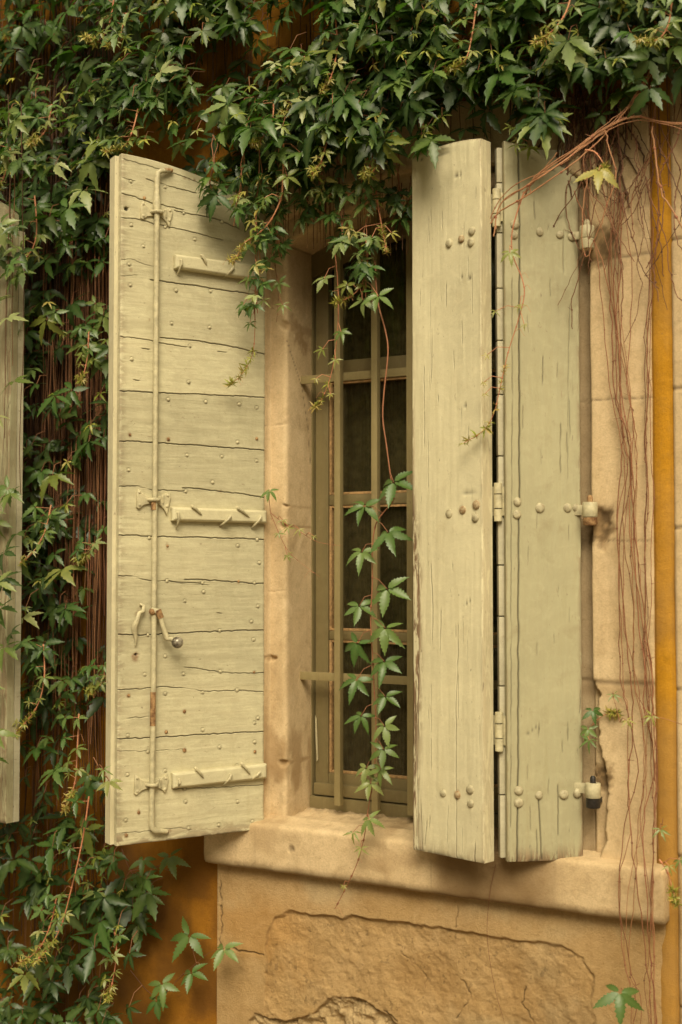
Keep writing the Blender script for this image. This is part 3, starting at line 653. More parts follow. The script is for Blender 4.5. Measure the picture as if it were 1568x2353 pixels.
for px, py in ((301, 417), (380, 430), (302, 517), (330, 566), (380, 522), (448, 550), (422, 490), (510, 510), (300, 655), (297, 607), (395, 743), (437, 795), (482, 752), (405, 667), (484, 669), (587, 811), (434, 878), (303, 825), (387, 918), (473, 923), (550, 929), (590, 937), (546, 1016), (430, 1046),
               (510, 1049), (590, 1059), (296, 1080), (489, 1108), (427, 1129), (546, 1178), (596, 1293), (547, 1254), (384, 1335), (465, 1339), (585, 1340), (425, 1381), (468, 1360), (593, 1393), (578, 1428), (505, 1449), (583, 1470), (340, 1459), (380, 1508), (507, 1543), (422, 1549), (333, 1550), (466, 1591), (545, 1586),
               (380, 1594), (294, 1690), (466, 1677), (586, 1661), (505, 1717), (586, 1705), (380, 1771), (293, 1780), (424, 1813), (427, 1842), (546, 1842), (503, 1896), (580, 1888), (289, 1885), (434, 1903), (340, 1727), (545, 1760), (593, 1650), (343, 1236), (591, 1240)):
    u, z = LU(px, py)
    if z < zt_left(u)-.02: npts.append((u, z))
panel('board_panel', shut, WL, 0.0, zt_left, 1, .022, LC, M['paint_h'], 'z', rnails, lambda U, Z: .45*sstep(.05, .0, Z)*1.0+.35*sstep(.03, .0, WL-U)+.12, res=(.004, .0011), holes=[(*LU(291, 480), .0075), (*LU(313, 1504), .005)], rings=npts, tone=True)
# upright boards on the outside: a separate layer whose edge shows beside the boards
eb = MB(); zz = np.linspace(0, 1, 120)
def slab(mb, W, z0, ztop, y0, y1, n=24):
    us = np.linspace(0, W, n); m = len(mb.v); v = []
    for y in (y0, y1):
        for zf in (0, 1):
            for u in us: v.append((u, y, z0 if zf == 0 else float(ztop(u))))
    f = []
    for i in range(n-1):
        f += [(i, i+1, n+i+1, n+i), (2*n+i, 3*n+i, 3*n+i+1, 2*n+i+1), (i, 2*n+i, 2*n+i+1, i+1), (n+i, n+i+1, 3*n+i+1, 3*n+i)]
    f += [(0, n, 3*n, 2*n), (n-1, 3*n-1, 4*n-1, 2*n-1)]
    mb.add(v, f); return mb
slab(eb, WL+.011, .001, lambda u: zt_left(np.minimum(u, WL))-.002, -.0265, -.066).build('outer_boards', M['paint_v'], shut, True)
slab(MB(), WL-.008, .006, lambda u: zt_left(u)-.008, -.021, -.027).build('board_gap_shade', M['dark_iron_and_gap'], shut, True)  # dark slab set in to paint the shadow gap between board layers

def nailheads(parent, pts, r=.0055, mat='iron_paint', side=1, name='nail', bulge=.45):
    for u, z in pts:
        o = MB().ball((0, 0, 0), r*random.uniform(.8, 1.15), (1, bulge, 1), 10, 6).build(name, M[mat], parent); o.location = (u, side*.0012, z)
nailheads(shut, npts, .0048, side=1)
nailheads(shut, [(LU(px, py)) for px, py in ((332, 455), (387, 1009), (299, 999), (590, 1008), (424, 1635), (424, 1724), (382, 1682), (291, 1919), (296, 1598), (586, 1727), (584, 1545), (319, 1867), (385, 1255), (548, 1336))], .0052, 'rust', 1, 'rusty_nail')

# battens with clinched nails
def batten(c4, nails):
    (ua, za), (ub, zb), (uc, zc), (ud, zd) = [LU(*p, off=.012) for p in c4]   # TL, TR, BR, BL
    T = .022; b = .006
    def ringpts(y, ins):
        cu = (ua+ub+uc+ud)/4; cz = (za+zb+zc+zd)/4; r = []
        for u, z in ((ua, za), (ub, zb), (uc, zc), (ud, zd)):
            r.append((u+np.sign(cu-u)*ins, y, z+np.sign(cz-z)*ins))
        return r
    v = ringpts(-.002, 0)+ringpts(T-b, 0)+ringpts(T, b)
    f = []
    for k in range(2):
        for i in range(4): f.append((4*k+i, 4*k+(i+1) % 4, 4*k+4+(i+1) % 4, 4*k+4+i))
    f.append((8, 9, 10, 11))
    mb = MB(); mb.add(v, f); me = mb.build('batten', M['paint_h'], shut, False)
    me2 = me.modifiers.new('b', 'BEVEL'); me2.width = .002; me2.segments = 2

    for (x0, y0, x1, y1) in nails:
        u0, zz0 = LU(x0, y0, T); u1, zz1 = LU(x1, y1, T)
        low = zz1 < min(zc, zd)+.002
        p = [(u0, T-.003, zz0), (u0, T+.005, zz0-.002), (u0+(u1-u0)*.35, T+.0065, zz0+(zz1-zz0)*.35), (u0+(u1-u0)*.75, T+.0045 if not low else T*.8, zz0+(zz1-zz0)*.75), (u1, T+.0005 if not low else .004, zz1)]
        MB().tube(p, [.0045, .0045, .0042, .0036, .0018], 7).build('bent_nail', M['iron_paint'], me)
s2 = lambda a, b, c, d: (235.3+a*.2521, 1082.3+b*.2521, 235.3+c*.2521, 1082.3+d*.2521)
s1 = lambda a, b, c, d: (235.3+a*.2521, 329.4+b*.2521, 235.3+c*.2521, 329.4+d*.2521)
s3 = lambda a, b, c, d: (235.3+a*.2821, 1647+b*.2821, 235.3+c*.2821, 1647+d*.2821)
batten([(402, 585), (612, 612), (613, 648), (402, 617)], [s1(718, 1065, 708, 1180), s1(905, 1020, 950, 1110), s1(1190, 1130, 1130, 1215)])
batten([(395, 1165), (612, 1173), (612, 1203), (395, 1197)], [s2(690, 380, 695, 520), s2(820, 320, 905, 400), s2(1165, 410, 1095, 500), s2(1235, 335, 1340, 420), s2(1440, 415, 1385, 515)])
batten([(396, 1776), (612, 1754), (612, 1788), (397, 1812)], [s3(625, 510, 622, 585), s3(760, 415, 825, 498), s3(1045, 470, 1000, 565), s3(1135, 380, 1205, 470), s3(1280, 445, 1210, 525)])

# long bolt (espagnolette) standing off the boards
def rodpt(px, py, o=.017): u, z = LU(px, py, o); return (u, o, z)
rod = MB()
pts = [rodpt(391, 393, .010), rodpt(380, 392.5, .014), rodpt(370, 393), rodpt(364, 397), rodpt(362, 408), rodpt(361, 440), rodpt(361, 460), rodpt(361, 468), rodpt(361, 490), rodpt(359.5, 700), rodpt(357.5, 1000), rodpt(355, 1300), rodpt(353, 1600), rodpt(350, 1800), rodpt(349, 1890), rodpt(350, 1902), rodpt(356, 1909), rodpt(370, 1910), rodpt(383, 1911, .010)]
rad = [.0055, .0068, .0076, .008, .008, .008, .011, .0125, .0082] + [.0080]*6 + [.0095, .0085, .0078, .0068, .0050]
rod.tube(pts, rad[:len(pts)], 12); rd = rod.build('bolt_rod', M['iron_paint'], shut)
for pp_, rr_ in (([rodpt(354.5, 1150), rodpt(354.3, 1172)], .0087), ([rodpt(352.6, 1590), rodpt(351.6, 1668)], .0086), ([rodpt(378, 392.6, .014), rodpt(396, 391, .008)], [.0076, .0055]), ([rodpt(376, 1910, .012), rodpt(387, 1912, .006)], [.0066, .003])):
    MB().tube(pp_, rr_, 10).build('rust_band', M['rust'], rd)
def bracket(px, py, sc, drop):
    cu, cz = LU(px, py, .01); root_ = MB()
    o = [(.050, .030), (.030, .014), (.012, .006), (-.014, .008), (-.030, .012), (-.052, .024), (-.056, .006), (-.050, -.020), (-.044, -.032-drop), (-.034, -.020-drop*.5), (-.014, -.012), (.012, -.014), (.030, -.018), (.046, -.030), (.054, -.026), (.052, 0)]
    k = len(o); v = [(cu+a*sc, -.002, cz+b*sc) for a, b in o]+[(cu+a*sc, .0078, cz+b*sc) for a, b in o]
    f = [tuple(range(k, 2*k))]+[(i, (i+1) % k, k+(i+1) % k, k+i) for i in range(k)]
    root_.add(v, f); br = root_.build('guide_plate', M['iron_paint'], shut, True, 30)
    br.modifiers.new('b', 'BEVEL').width = .0015
    lp = MB(); lp.tube([(cu+.018, .003, cz-.002), (cu+.013, .018, cz-.002), (cu+.006, .0285, cz-.002), (cu-.006, .0285, cz-.002), (cu-.013, .018, cz-.002), (cu-.018, .003, cz-.002)], .0055, 8)
    for a, b in ((.045, .020), (.044, -.018), (-.046, .012), (-.044, -.020)): lp.ball((cu+a*sc, .008, cz+b*sc), .0048, (1, .6, 1), 8, 6)
    lp.tube([(cu-.028, .003, cz+.012), (cu-.028, .012, cz+.008), (cu-.030, .010, cz-.012)], [.0035, .0035, .002], 7)
    lp.build('guide_loop', M['iron_paint'], br)
bracket(361, 487, .95, .012); bracket(354, 1147, 1.0, .016); bracket(349, 1801, 1.0, .0)
# handle: pivot on the rod, arm hanging outwards, round knob
pv = LU(353, 1405, .02); kn = LU(404, 1476, .05); eb_ = LU(382, 1467, .03)
h = MB(); h.tube([(pv[0]+.006, .018, pv[1]+.004), (pv[0]-.010, .026, pv[1]), (pv[0]-.020, .030, pv[1]-.018), ((pv[0]+eb_[0])/2-.006, .032, (pv[1]+eb_[1])/2), (eb_[0], .034, eb_[1]), (eb_[0]-.014, .040, eb_[1]-.002), (kn[0], .05, kn[1])], [.010, .010, .0085, .0075, .0085, .0075, .0065], 10)
hd = h.build('handle', M['iron_paint'], shut)
MB().ball((kn[0]-.003, .056, kn[1]), .0175, (1, 1, 1), 20, 14).build('knob', M['knob'], hd)
rr = MB(); rr.ball((pv[0]+.003, .022, pv[1]), .012, (1, .8, .9), 12, 8); rr.tube([(pv[0]-.010, .027, pv[1]+.004), (pv[0]-.020, .031, pv[1]-.020)], [.0108, .0092], 10); rr.build('rusty_pivot', M['rust'], hd)
# little hook left of the rod
hk = MB(); q = [LU(a, b, .008) for a, b in ((323, 1388), (330, 1392), (327, 1405), (318, 1408), (312, 1425), (307, 1440), (310, 1455), (313, 1470), (312, 1485))]
hk.tube([(u, y, z) for (u, z), y in zip(q, (.004, .010, .014, .016, .020, .014, .010, .008, .004))], [.004, .005, .006, .0065, .007, .009, .007, .004, .002], 8); hk.build('latch_hook', M['iron_paint'], shut)
# hinge knuckles of the left shutter on the stone
for z in (.30, 1.0, 1.70):
    mb = MB(); mb.tube([(-.014, -.03, z-.04), (-.014, -.03, z+.04)], .013, 12); mb.build('hinge', M['iron_paint'], shut)

# ---- folding right shutter
ZB = .802
MA = atz(1112, 1983, ZB)                 # right front corner of the near leaf
LA = atz(949, 1952, ZB-.002)
MBp = atz(1167, 1981, ZB)                # left front corner of the hinge leaf
HB = np.array([.513, -.004, ZB])
fold = empty('folding_shutter', (.52, -.01, ZB), 0, 'right shutter folded in two upright leaves with round bolt heads, half open', 'shutter')
def leafframe(p, q):
    u = (q-p)[:2]; W_ = float(np.linalg.norm(u)); u = u/W_; return W_, u, math.atan2(u[1], u[0])
WA, uA, rA = leafframe(LA, MA); WB, uB, rB = leafframe(MBp, HB)
def sub(name_root, p, rz):
    o = bpy.data.objects.new(name_root, None); return o
def fr_funcs(p, u):
    n = np.array([-u[1], u[0], 0.0])
    def f(px, py, off=0.0):
        q = onp(px, py, p-n*off, n); return float((q-p)[:2] @ u), float(q[2]-p[2])
    return f
fA, fB = fr_funcs(LA, uA), fr_funcs(MBp, uB)
def place(ob, p, rz):
    ob.parent = fold; ob.location = Vector(p)-fold.location; ob.rotation_euler = (0, 0, rz); return ob
ptsA = [fA(964, 356), fA(990, 343), fA(1019, 333), fA(1060, 324), fA(1105, 318)]
xa = np.array([p[0] for p in ptsA]); za = np.array([p[1] for p in ptsA])
cA = np.polyfit(np.append(xa, WA), np.append(za, za[-1]+.001), 2)
ztA = lambda u: np.polyval(cA, u)
ptsB = [fB(1161, 325), fB(1200, 332), fB(1250, 358), fB(1300, 392), fB(1330, 410)]
cB = np.polyfit([p[0] for p in ptsB], [p[1] for p in ptsB], 2)
ztB = lambda u: np.polyval(cB, u)
vA = lambda pts: [fA(a, b) for a, b in pts]
vB = lambda pts: [fB(a, b) for a, b in pts]
CA = [(vA([(1049, 1985), (1049, 1840), (1048, 1690), (1049, 1600), (1053, 1500), (1052, 1440)]), .0014, .75), (vA([(1031, 1950), (1049, 1850)]), .001, .0),
      (vA([(991, 1300), (994, 1400), (993, 1470)]), .0016, .7), (vA([(990, 640), (989, 700), (988, 900)]), .0012, .4), (vA([(960, 1270), (962, 1500), (957, 1900)]), .0016, .45),
      (vA([(1088, 1134), (1055, 1130), (1095, 1132), (1128, 1135)]), .0016, .6), (vA([(1068, 1390), (1082, 1378)]), .0015, .8), (vA([(1060, 636), (1088, 640)]), .0015, .8), (vA([(1045, 405), (1055, 400), (1060, 402)]), .0014, .8),
      (vA([(1055, 930), (1072, 932)]), .0013, .7), (vA([(1110, 1570), (1109, 1585)]), .0015, .6), (vA([(990, 1700), (991, 1770)]), .0015, .6), (vA([(976, 1940), (981, 1890)]), .0015, .7), (vA([(986, 1900), (988, 1880)]), .0015, .6), (vA([(1090, 1980), (1092, 1940)]), .002, .8), (vA([(1103, 340), (1105, 318)]), .001, .5),
      (vA([(970, 1950), (968, 1850)]), .0014, .7), (vA([(961, 1940), (960, 1800)]), .0014, .6), (vA([(968, 366), (1030, 350), (1104, 338)]), .0013, .75)]
CB = [(vB([(1192, 335), (1195, 600), (1194, 780), (1194, 1150)]), .0019, .97), (vB([(1193, 1180), (1191, 1500), (1191, 1815)]), .0019, .9), (vB([(1190, 1850), (1188, 1985)]), .0019, .9),
      (vB([(1238, 1840), (1242, 1900), (1244, 1975)]), .0016, .85), (vB([(1178, 640), (1178, 900), (1175, 1300), (1174, 1900)]), .0012, .6), (vB([(1235, 1480), (1235, 1505)]), .0024, .7), (vB([(1310, 700), (1306, 900), (1305, 1100)]), .0012, .45), (vB([(1230, 500), (1228, 465)]), .0014, .6),
      (vB([(1195, 1690), (1215, 1685), (1240, 1665), (1238, 1690)]), .0016, .55), (vB([(1163, 343), (1200, 350), (1250, 376), (1300, 410), (1330, 430)]), .0013, .7), (vB([(1333, 500), (1330, 650)]), .001, .4), (vB([(1230, 1625), (1229, 1600)]), .0014, .0)]
def checks(f, x0, x1, n, seed):
    r = random.Random(seed); out = []
    for i in range(n):
        a = r.uniform(x0, x1); b = r.uniform(430, 1940); l = r.uniform(8, 55)*(1 if r.random() < .8 else 2.2); d = r.uniform(-2, 2)
        out.append(([f(a, b), f(a+d, b+l)], r.uniform(.0007, .0016), r.uniform(.35, .85)))
    return out
CA += checks(fA, 962, 1108, 34, 5); CB += checks(fB, 1200, 1335, 30, 6)
peelA = lambda U, Z: np.clip(sstep(.05, .012, U)*sstep(1.05, .75, Z)*(.55+.6*sstep(.25, .5, Z))+.8*sstep(.02, .0, U)*sstep(1.6, 1.0, Z)+.5*sstep(.05, .0, Z)*.6+.35*sstep(.012, .0, WA-U), 0, 1)
pa = panel('near_leaf', None, WA, 0.0, ztA, -1, .045, CA, M['paint_v'], 'u', [(*fA(1062, 1172), .014, .5), (*fA(1093, 1160), .012, .5), (*fA(1091, 1190), .012, .5), (*fA(1050, 1827), .014, .7), (*fA(1059, 549), .012, .35)], peelA, res=(.0015, .008), seed=90)
place(pa, LA, rA)
peelB = lambda U, Z: np.clip(.8*sstep(.05, .0, Z)*1.0+.5*sstep(.015, 0, WB-U)+.05, 0, 1)
pb = panel('hinge_leaf', None, WB, 0.0, ztB, -1, .022, CB, M['paint_b'], 'u', [], peelB, res=(.0015, .008), seed=120)
place(pb, MBp, rB)
# inner boards of the hinge leaf: end grain stack seen as a strip beside the fold
ib = MB(); zc_ = [0.004, .175, .335, .47, .66, .80, .935, 1.10, 1.27, 1.42, 1.565, 1.72, 1.86, float(ztB(0))-.01]
for a, b in zip(zc_[:-1], zc_[1:]):
    ib.box(-.0135-random.uniform(0, .0015), WB-.004, .0265, .050, a+.0016, b-.0016, .0022)
o_ = ib.build('inner_boards', M['paint_edge'], None); place(o_, MBp, rB)
ic = MB(); slab(ic, WB-.006, .008, lambda u: ztB(u)-.012, .0215, .0265); ic.v = [(a+.004, b, c) for a, b, c in ic.v]; o_ = ic.build('leaf_gap_shade', M['dark_iron_and_gap'], None); place(o_, MBp, rB)  # dark slab painting the shadow in the gap before the inner boards
# bolt heads
def studs(f, lst, p, rz, rusty=()):
    for k, (px, py) in enumerate(lst):
        u, z = f(px, py, .004); mb = MB(); mb.ball((0, 0, 0), .0122*random.uniform(.9, 1.08), (random.uniform(.93, 1.05), .52, random.uniform(.95, 1.1)), 14, 8); pass
        o = mb.build('bolt_head', M['stud_rust' if k in rusty else 'stud'], None)
        X = np.array(p)+np.array([math.cos(rz), math.sin(rz), 0])*u; X[2] = p[2]+z
        X = X-np.array([-math.sin(rz), math.cos(rz), 0])*.001
        o.parent = fold; o.location = Vector(X)-fold.location; o.rotation_euler = (0, random.uniform(-.2, .2), rz)
za_ = lambda a, b: ((1000+a/3.365)*.9411, (320+b/3.365)*.9411)
M['stud_rust'] = plain_mat('rusty_stud', (.40, .24, .10), .7, 0, .4, 110, .6, (.50, .41, .25))
studs(fA, [za_(320, 920), za_(420, 885), za_(508, 820), za_(500, 912), (1031, 1180), (1062, 1172), (1093, 1160), (1091, 1190), (1017, 1823), (1050, 1827), (1079, 1815), (1080, 1847)], LA, rA, (1, 5, 6, 9))
studs(fB, [za_(870, 765), za_(865, 855), za_(1075, 825), za_(1240, 848), za_(1342, 862), (1190, 1153), (1189, 1182), (1242, 1167), (1305, 1167), (1325, 1167), (1193, 1817), (1193, 1845), (1240, 1828), (1297, 1826), (1328, 1823)], MBp, rB)
# hinges between the leaves
for z in (.36, .985, 1.80):
    mid = (np.array(MA)+np.array(MBp))/2+np.array([.0, .028, 0])
    mb = MB()
    for a, b in ((-.055, -.022), (-.019, .018), (.021, .05)): mb.tube([(0, 0, a), (0, 0, b)], .0115, 14)
    mb.box(-.03, .0, .006, .010, -.04, .04, .001); mb.box(0, .03, .006, .010, -.04, .04, .001)
    o = mb.build('fold_hinge', M['iron_paint'], fold); o.location = Vector((mid[0], mid[1], ZB+z*1.0-.01))-fold.location
# pintles at the stone, each barrel and pin
def pintle(px, py0, py1, py2, m1, m2, lab=None):
    y = -.034; a = at(px, py0, y); b = at(px, py1, y); c = at(px, py2, y)
    r_ = .0205
    mb = MB(); mb.tube([(0, 0, b[2]-a[2]), (0, 0, b[2]-a[2]+.002), (0, 0, -.002), (0, 0, 0)], [r_*.93, r_, r_, r_*.93], 20)
    mb.box(-.10, -.004, .018, .024, b[2]-a[2]+.006, -.006, .001)
    o = mb.build('hinge_barrel', M[m1], fold); o.location = Vector(a)-fold.location
    pb_ = MB(); pb_.tube([(0, 0, c[2]-a[2]), (0, 0, c[2]-a[2]+.002), (0, 0, b[2]-a[2]-.0015)], [r_*.86, r_*.93, r_*.93], 20)
    MB().tube([(0, 0, 0), (0, 0, .014), (0, 0, .019)], [.008, .008, .004], 10).build('pin_tip', M[m2], o)
    pb_.box(-.004, .006, .005, .06, c[2]-a[2]+.006, b[2]-a[2]-.006, .001)
    pb_.build('hinge_pin', M[m2], o)
pintle(1349, 520, 548, 572, 'iron_paint', 'iron_paint'); pintle(1356, 1154, 1188, 1207, 'iron_paint', 'rust'); pintle(1363, 1799, 1833, 1856, 'iron_paint', 'dark_iron_and_gap')

# ---- neighbour's shutter at the far left edge of the view
q = atz(12, 1893, .785)
nb = empty('neighbour_shutter', (q[0], q[1], .785), R(-8), 'worn pale shutter of the next window, cut by the left edge and half behind creeper', 'shutter')
ztn = lambda u: 2.02-.42*(u+.0)**2*1.0-.25*np.clip(-u*0, 0, 1)
Wn = .27
ztN = lambda u: 1.93-.45*(u-.0)*(u > -1)*0 - .9*np.clip(u+.03, 0, 1)**2
pn = panel('boards', nb, Wn, 0.0, lambda u: 2.05-1.6*np.clip(u-.02, 0, 1)**2, -1, .03, [([(.09, 0), (.092, 1.0), (.088, 1.95)], .002, .9), ([(.18, 0), (.181, 1.0), (.183, 1.95)], .002, .9), ([(.23, 1.1), (.25, 1.3), (.268, 1.34)], .0015, .8)], M['paint_b'], 'u', [], lambda U, Z: .3+.4*sstep(.22, .26, U), res=(.002, .01), seed=140)
pn.location = (-Wn, 0, 0)
eb2 = MB(); slab(eb2, .03, .0, lambda u: 1.9, .033, .055, 4); o = eb2.build('rear_batten', M['paint_edge'], nb); o.location = (-.03, 0, 0)
hk2 = MB(); hk2.tube([(-.075, -.004, 1.62), (-.07, -.02, 1.64), (-.05, -.022, 1.60), (-.055, -.015, 1.54), (-.075, -.010, 1.50)], [.006, .007, .007, .006, .004], 8); hk2.build('hook', M['iron_paint'], nb)

# ------------------------------------------------------------------ creeper leaves
def leaflet(L_, Wd, nst, fold_, droop, teeth, seed):
    """one serrated leaflet along +Y, returns verts and quads (3 columns)"""
    r = random.Random(seed); V = []; c = []
    ts = np.linspace(0, 1, nst)
    for i, t in enumerate(ts):
        w_ = (math.sin(math.pi*min(1, t**.80)))**.85*(1-.30*t)*Wd
        if t > .78: w_ = w_*(1-.55*(t-.78)/.22)
        tooth = (1+.20*teeth) if i % 2 else (1-.14*teeth)
        if t < .15: tooth = 1
        y = L_*t; z = -droop*L_*t*t
        sw = .05*L_*math.sin(t*3)*r.uniform(-.2, .2)
        wl = w_*tooth; wr = w_*tooth*r.uniform(.92, 1.08)
        yo = -.035*L_*(1 if i % 2 else 0)*teeth*0 + (.03*L_ if (i % 2 and t > .2) else 0)
        V += [(-wl+sw, y+yo, z+fold_*wl), (sw, y, z), (wr+sw, y+yo, z+fold_*wr)]
        c += [0, 1, 0]
    F = []
    for i in range(nst-1):
        a = 3*i; F += [(a, a+1, a+4, a+3), (a+1, a+2, a+5, a+4)]
    return np.array(V), np.array(F), np.array(c)
def make_leaf(seed, nst=11, narrow=1.0, five=True, spread=1.0):
    r = random.Random(seed); Vs = []; Fs = []; Cs = []; n = 0
    angs = [(0, 1.0), (-56, .95), (56, .95), (-116, .74), (116, .74)] if five else [(0, 1), (-60, .85), (60, .85)]
    for a, l in angs:
        a = a*spread+r.uniform(-9, 9); l = l*r.uniform(.88, 1.1)
        V, F, c = leaflet(l, .192*l*narrow*r.uniform(.88, 1.1), nst, r.uniform(.02, .55), r.uniform(.05, .62), 1.0, seed*7+int(a))
        V[:, 1] += .05
        tw = R(r.uniform(-22, 22)); V = V @ np.array([[math.cos(tw), 0, -math.sin(tw)], [0, 1, 0], [math.sin(tw), 0, math.cos(tw)]])
        ti = R(r.uniform(-20, 16)); V = V @ np.array([[1, 0, 0], [0, math.cos(ti), math.sin(ti)], [0, -math.sin(ti), math.cos(ti)]])
        ra = R(-a); V = V @ np.array([[math.cos(ra), math.sin(ra), 0], [-math.sin(ra), math.cos(ra), 0], [0, 0, 1]])
        Vs.append(V); Fs.append(F+n); Cs.append(c); n += len(V)
    return np.concatenate(Vs), np.concatenate(Fs), np.concatenate(Cs)
LEAF = [make_leaf(s, 11) for s in range(14)]
LEAFH = [make_leaf(100+s, 17) for s in range(10)]
YOUNG = [make_leaf(200+s, 7, .62, True, .9) for s in range(8)]

def put_leaf(np_, p, n, tip, s, age=0.0, tint=.5, kind=None):
    T = (kind or LEAF)[random.randrange(len(kind or LEAF))]
    n = np.asarray(n, float); n = n/np.linalg.norm(n); tip = np.asarray(tip, float); tip = tip-n*(tip @ n); tip /= np.linalg.norm(tip)+1e-9
    x = np.cross(tip, n); V = T[0]*s
    P = np.asarray(p)+V[:, :1]*x+V[:, 1:2]*tip+V[:, 2:3]*n
    np_.V.append(P); np_.F.append(T[1]+np_.n); cc = np.empty((len(P), 4)); cc[:, 0] = age; cc[:, 1] = tint; cc[:, 2] = T[2]; cc[:, 3] = 1
    np_.C.append(cc); np_.n += len(P)

def rnd(a, b): return random.uniform(a, b)
def leafdir(flat=.72):
    """outward-and-up facing normal with drooping tip"""
    n = np.array([rnd(-.55, .55), -1+rnd(-.2, .5), flat+rnd(-.7, .9)])
    tip = np.array([rnd(-.9, .9), -.35, -1+rnd(-.2, .4)])
    return n, tip

def band(px):   # lower edge of the leaf curtain over the window (photo coordinates)
    return np.interp(px, [-400, 0, 240, 262, 330, 450, 500, 560, 620, 680, 760, 850, 900, 955, 1000, 1150, 1240, 1330, 1420, 1568, 1900], [700, 700, 400, 345, 350, 385, 435, 500, 470, 390, 400, 430, 410, 340, 325, 335, 365, 290, 225, 200, 180])

def bandn(px): return band(px)+(fbm(np.array([px/70.]), np.array([3.3]), 91, 3)[0]-.5)*110*(px > 300)
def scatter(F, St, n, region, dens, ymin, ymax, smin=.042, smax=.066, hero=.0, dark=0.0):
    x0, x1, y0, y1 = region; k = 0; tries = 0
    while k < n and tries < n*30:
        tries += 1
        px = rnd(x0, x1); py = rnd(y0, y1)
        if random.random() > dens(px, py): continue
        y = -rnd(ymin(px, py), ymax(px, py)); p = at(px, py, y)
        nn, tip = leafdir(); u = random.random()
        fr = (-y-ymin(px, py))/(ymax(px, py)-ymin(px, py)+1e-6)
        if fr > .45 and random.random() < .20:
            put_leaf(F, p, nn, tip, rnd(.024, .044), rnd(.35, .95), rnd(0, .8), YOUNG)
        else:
            put_leaf(F, p, nn, tip, (smin+(smax*1.12-smin)*random.random()**1.5)*(1.0 if u > .12 else 1.3), max(0, rnd(-.12, .10))+ (0.25 if random.random() < .05 else 0), min(1, rnd(0, .62)**1.15+fr*rnd(0, .5)))  # outer leaves tinted lighter, painting in the light at the front
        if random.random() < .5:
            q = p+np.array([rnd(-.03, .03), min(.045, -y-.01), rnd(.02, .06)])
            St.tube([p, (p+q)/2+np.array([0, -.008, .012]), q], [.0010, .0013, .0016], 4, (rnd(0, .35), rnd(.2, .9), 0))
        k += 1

def hang(St, px, py, y, length, r=.0016, sway=.02, c=None, seg=.05, up=False):
    """thin stem hanging straight down with small kinks"""
    p = at(px, py, y); n = max(4, int(length/seg)); pts = [p]; dx = rnd(-.03, .03)
    for i in range(n):
        dx = dx*.8+rnd(-1, 1)*sway*.35
        q = pts[-1]+np.array([dx*seg*4*.5, rnd(-.004, .004), -seg]); q[1] = min(q[1], -.004); pts.append(q)
    St.tube(pts, np.linspace(r, r*.75, len(pts)), 5, c or (0, rnd(.1, 1), 0)); return pts

def creeper(name, label, build, base, group='climbing creeper on the wall'):
    root = empty(name, base, 0, label, 'climbing plant', group)
    F, St = NP(), NP(); build(F, St)
    St.build('stems', M['stem'], root, base); F.build('foliage', M['leaf'], root, base)
    return root

def b_top(F, St):
    f_top = lambda px, py: 1.0 if py < bandn(px)-70 else (.4 if py < bandn(px) else 0)
    def dens(px, py):
        d = f_top(px, py)
        gap = fbm(np.array([px/120.]), np.array([py/90.]), 77, 3)[0]
        if gap < .44: d *= .18
        if 130 < py < 250 and 560 < px < 640: d *= .5
        return d
    far = lambda px, py: .10+.12*min(1, max(0, (500-py)/350))
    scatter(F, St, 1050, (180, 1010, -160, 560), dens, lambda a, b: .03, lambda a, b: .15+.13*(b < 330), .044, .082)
    for i in range(170):
        px = rnd(150, 980); py = rnd(-160, 150)
        if px > 590 and random.random() < .6: continue
        L_ = (band(px)-py)/1000*1.25*rnd(.5, .95)
        hang(St, px, py, -rnd(.01, .05), max(.15, L_), rnd(.0010, .0022))
    for x0, y0, x1, y1, n, wd, dp, sz in ((600, 400, 590, 720, 42, 34, .19, .046), (640, 400, 640, 590, 16, 26, .09, .05), (560, 380, 545, 520, 16, 26, .22, .05), (770, 370, 790, 560, 30, 60, .12, .048), (850, 380, 838, 690, 30, 38, .11, .046),
                                     (700, 380, 700, 520, 14, 28, .06, .05), (915, 380, 925, 520, 12, 26, .07, .055), (495, 370, 485, 465, 12, 26, .26, .058), (730, 360, 745, 460, 16, 34, .14, .05), (960, 300, 985, 345, 8, 30, .2, .06)):
        for k in range(n):
            t = rnd(0, 1); sp = wd*(1-.45*t); a = x0+(x1-x0)*t+random.gauss(0, sp*.5); b = y0+(y1-y0)*t
            p = at(a, b, -dp-rnd(-.035, .035)); nn, tip = leafdir(); yg = random.random() < .22
            put_leaf(F, p, nn, tip, sz*rnd(.55, 1.2)*(.7 if yg else 1), rnd(.35, .9) if yg else 0, rnd(.15, 1), YOUNG if yg and random.random() < .6 else LEAF)
        for q_ in range(2):
            SPp = [at(x0+(x1-x0)*t+rnd(-8, 8), y0-60+(y1-y0+60)*t, -dp+.01) for t in np.linspace(0, 1, 8)]
            St.tube(SPp, .0015, 5, (rnd(.1, .9), .6, 0))
    for i in range(40):     # short old stubs hanging under the arch
        px = rnd(640, 950); hang(St, px, rnd(380, 440), -rnd(.0, .05), rnd(.06, .16), rnd(.0010, .0016))
def b_right(F, St):
    def dens(px, py):
        if py > bandn(px): return 0
        d = .9 if py < bandn(px)-90 else .4
        gap = fbm(np.array([px/110.]), np.array([py/80.]), 78, 3)[0]
        if gap < .50: d *= .12
        if px > 1320: d *= .6
        return d
    scatter(F, St, 430, (1000, 1800, -160, 360), dens, lambda a, b: .03, lambda a, b: .19, .050, .092)
    for i in range(110):
        px = rnd(1000, 1650); py = rnd(-160, 100); hang(St, px, py, -rnd(.01, .05), rnd(.2, .55), rnd(.0012, .0024))
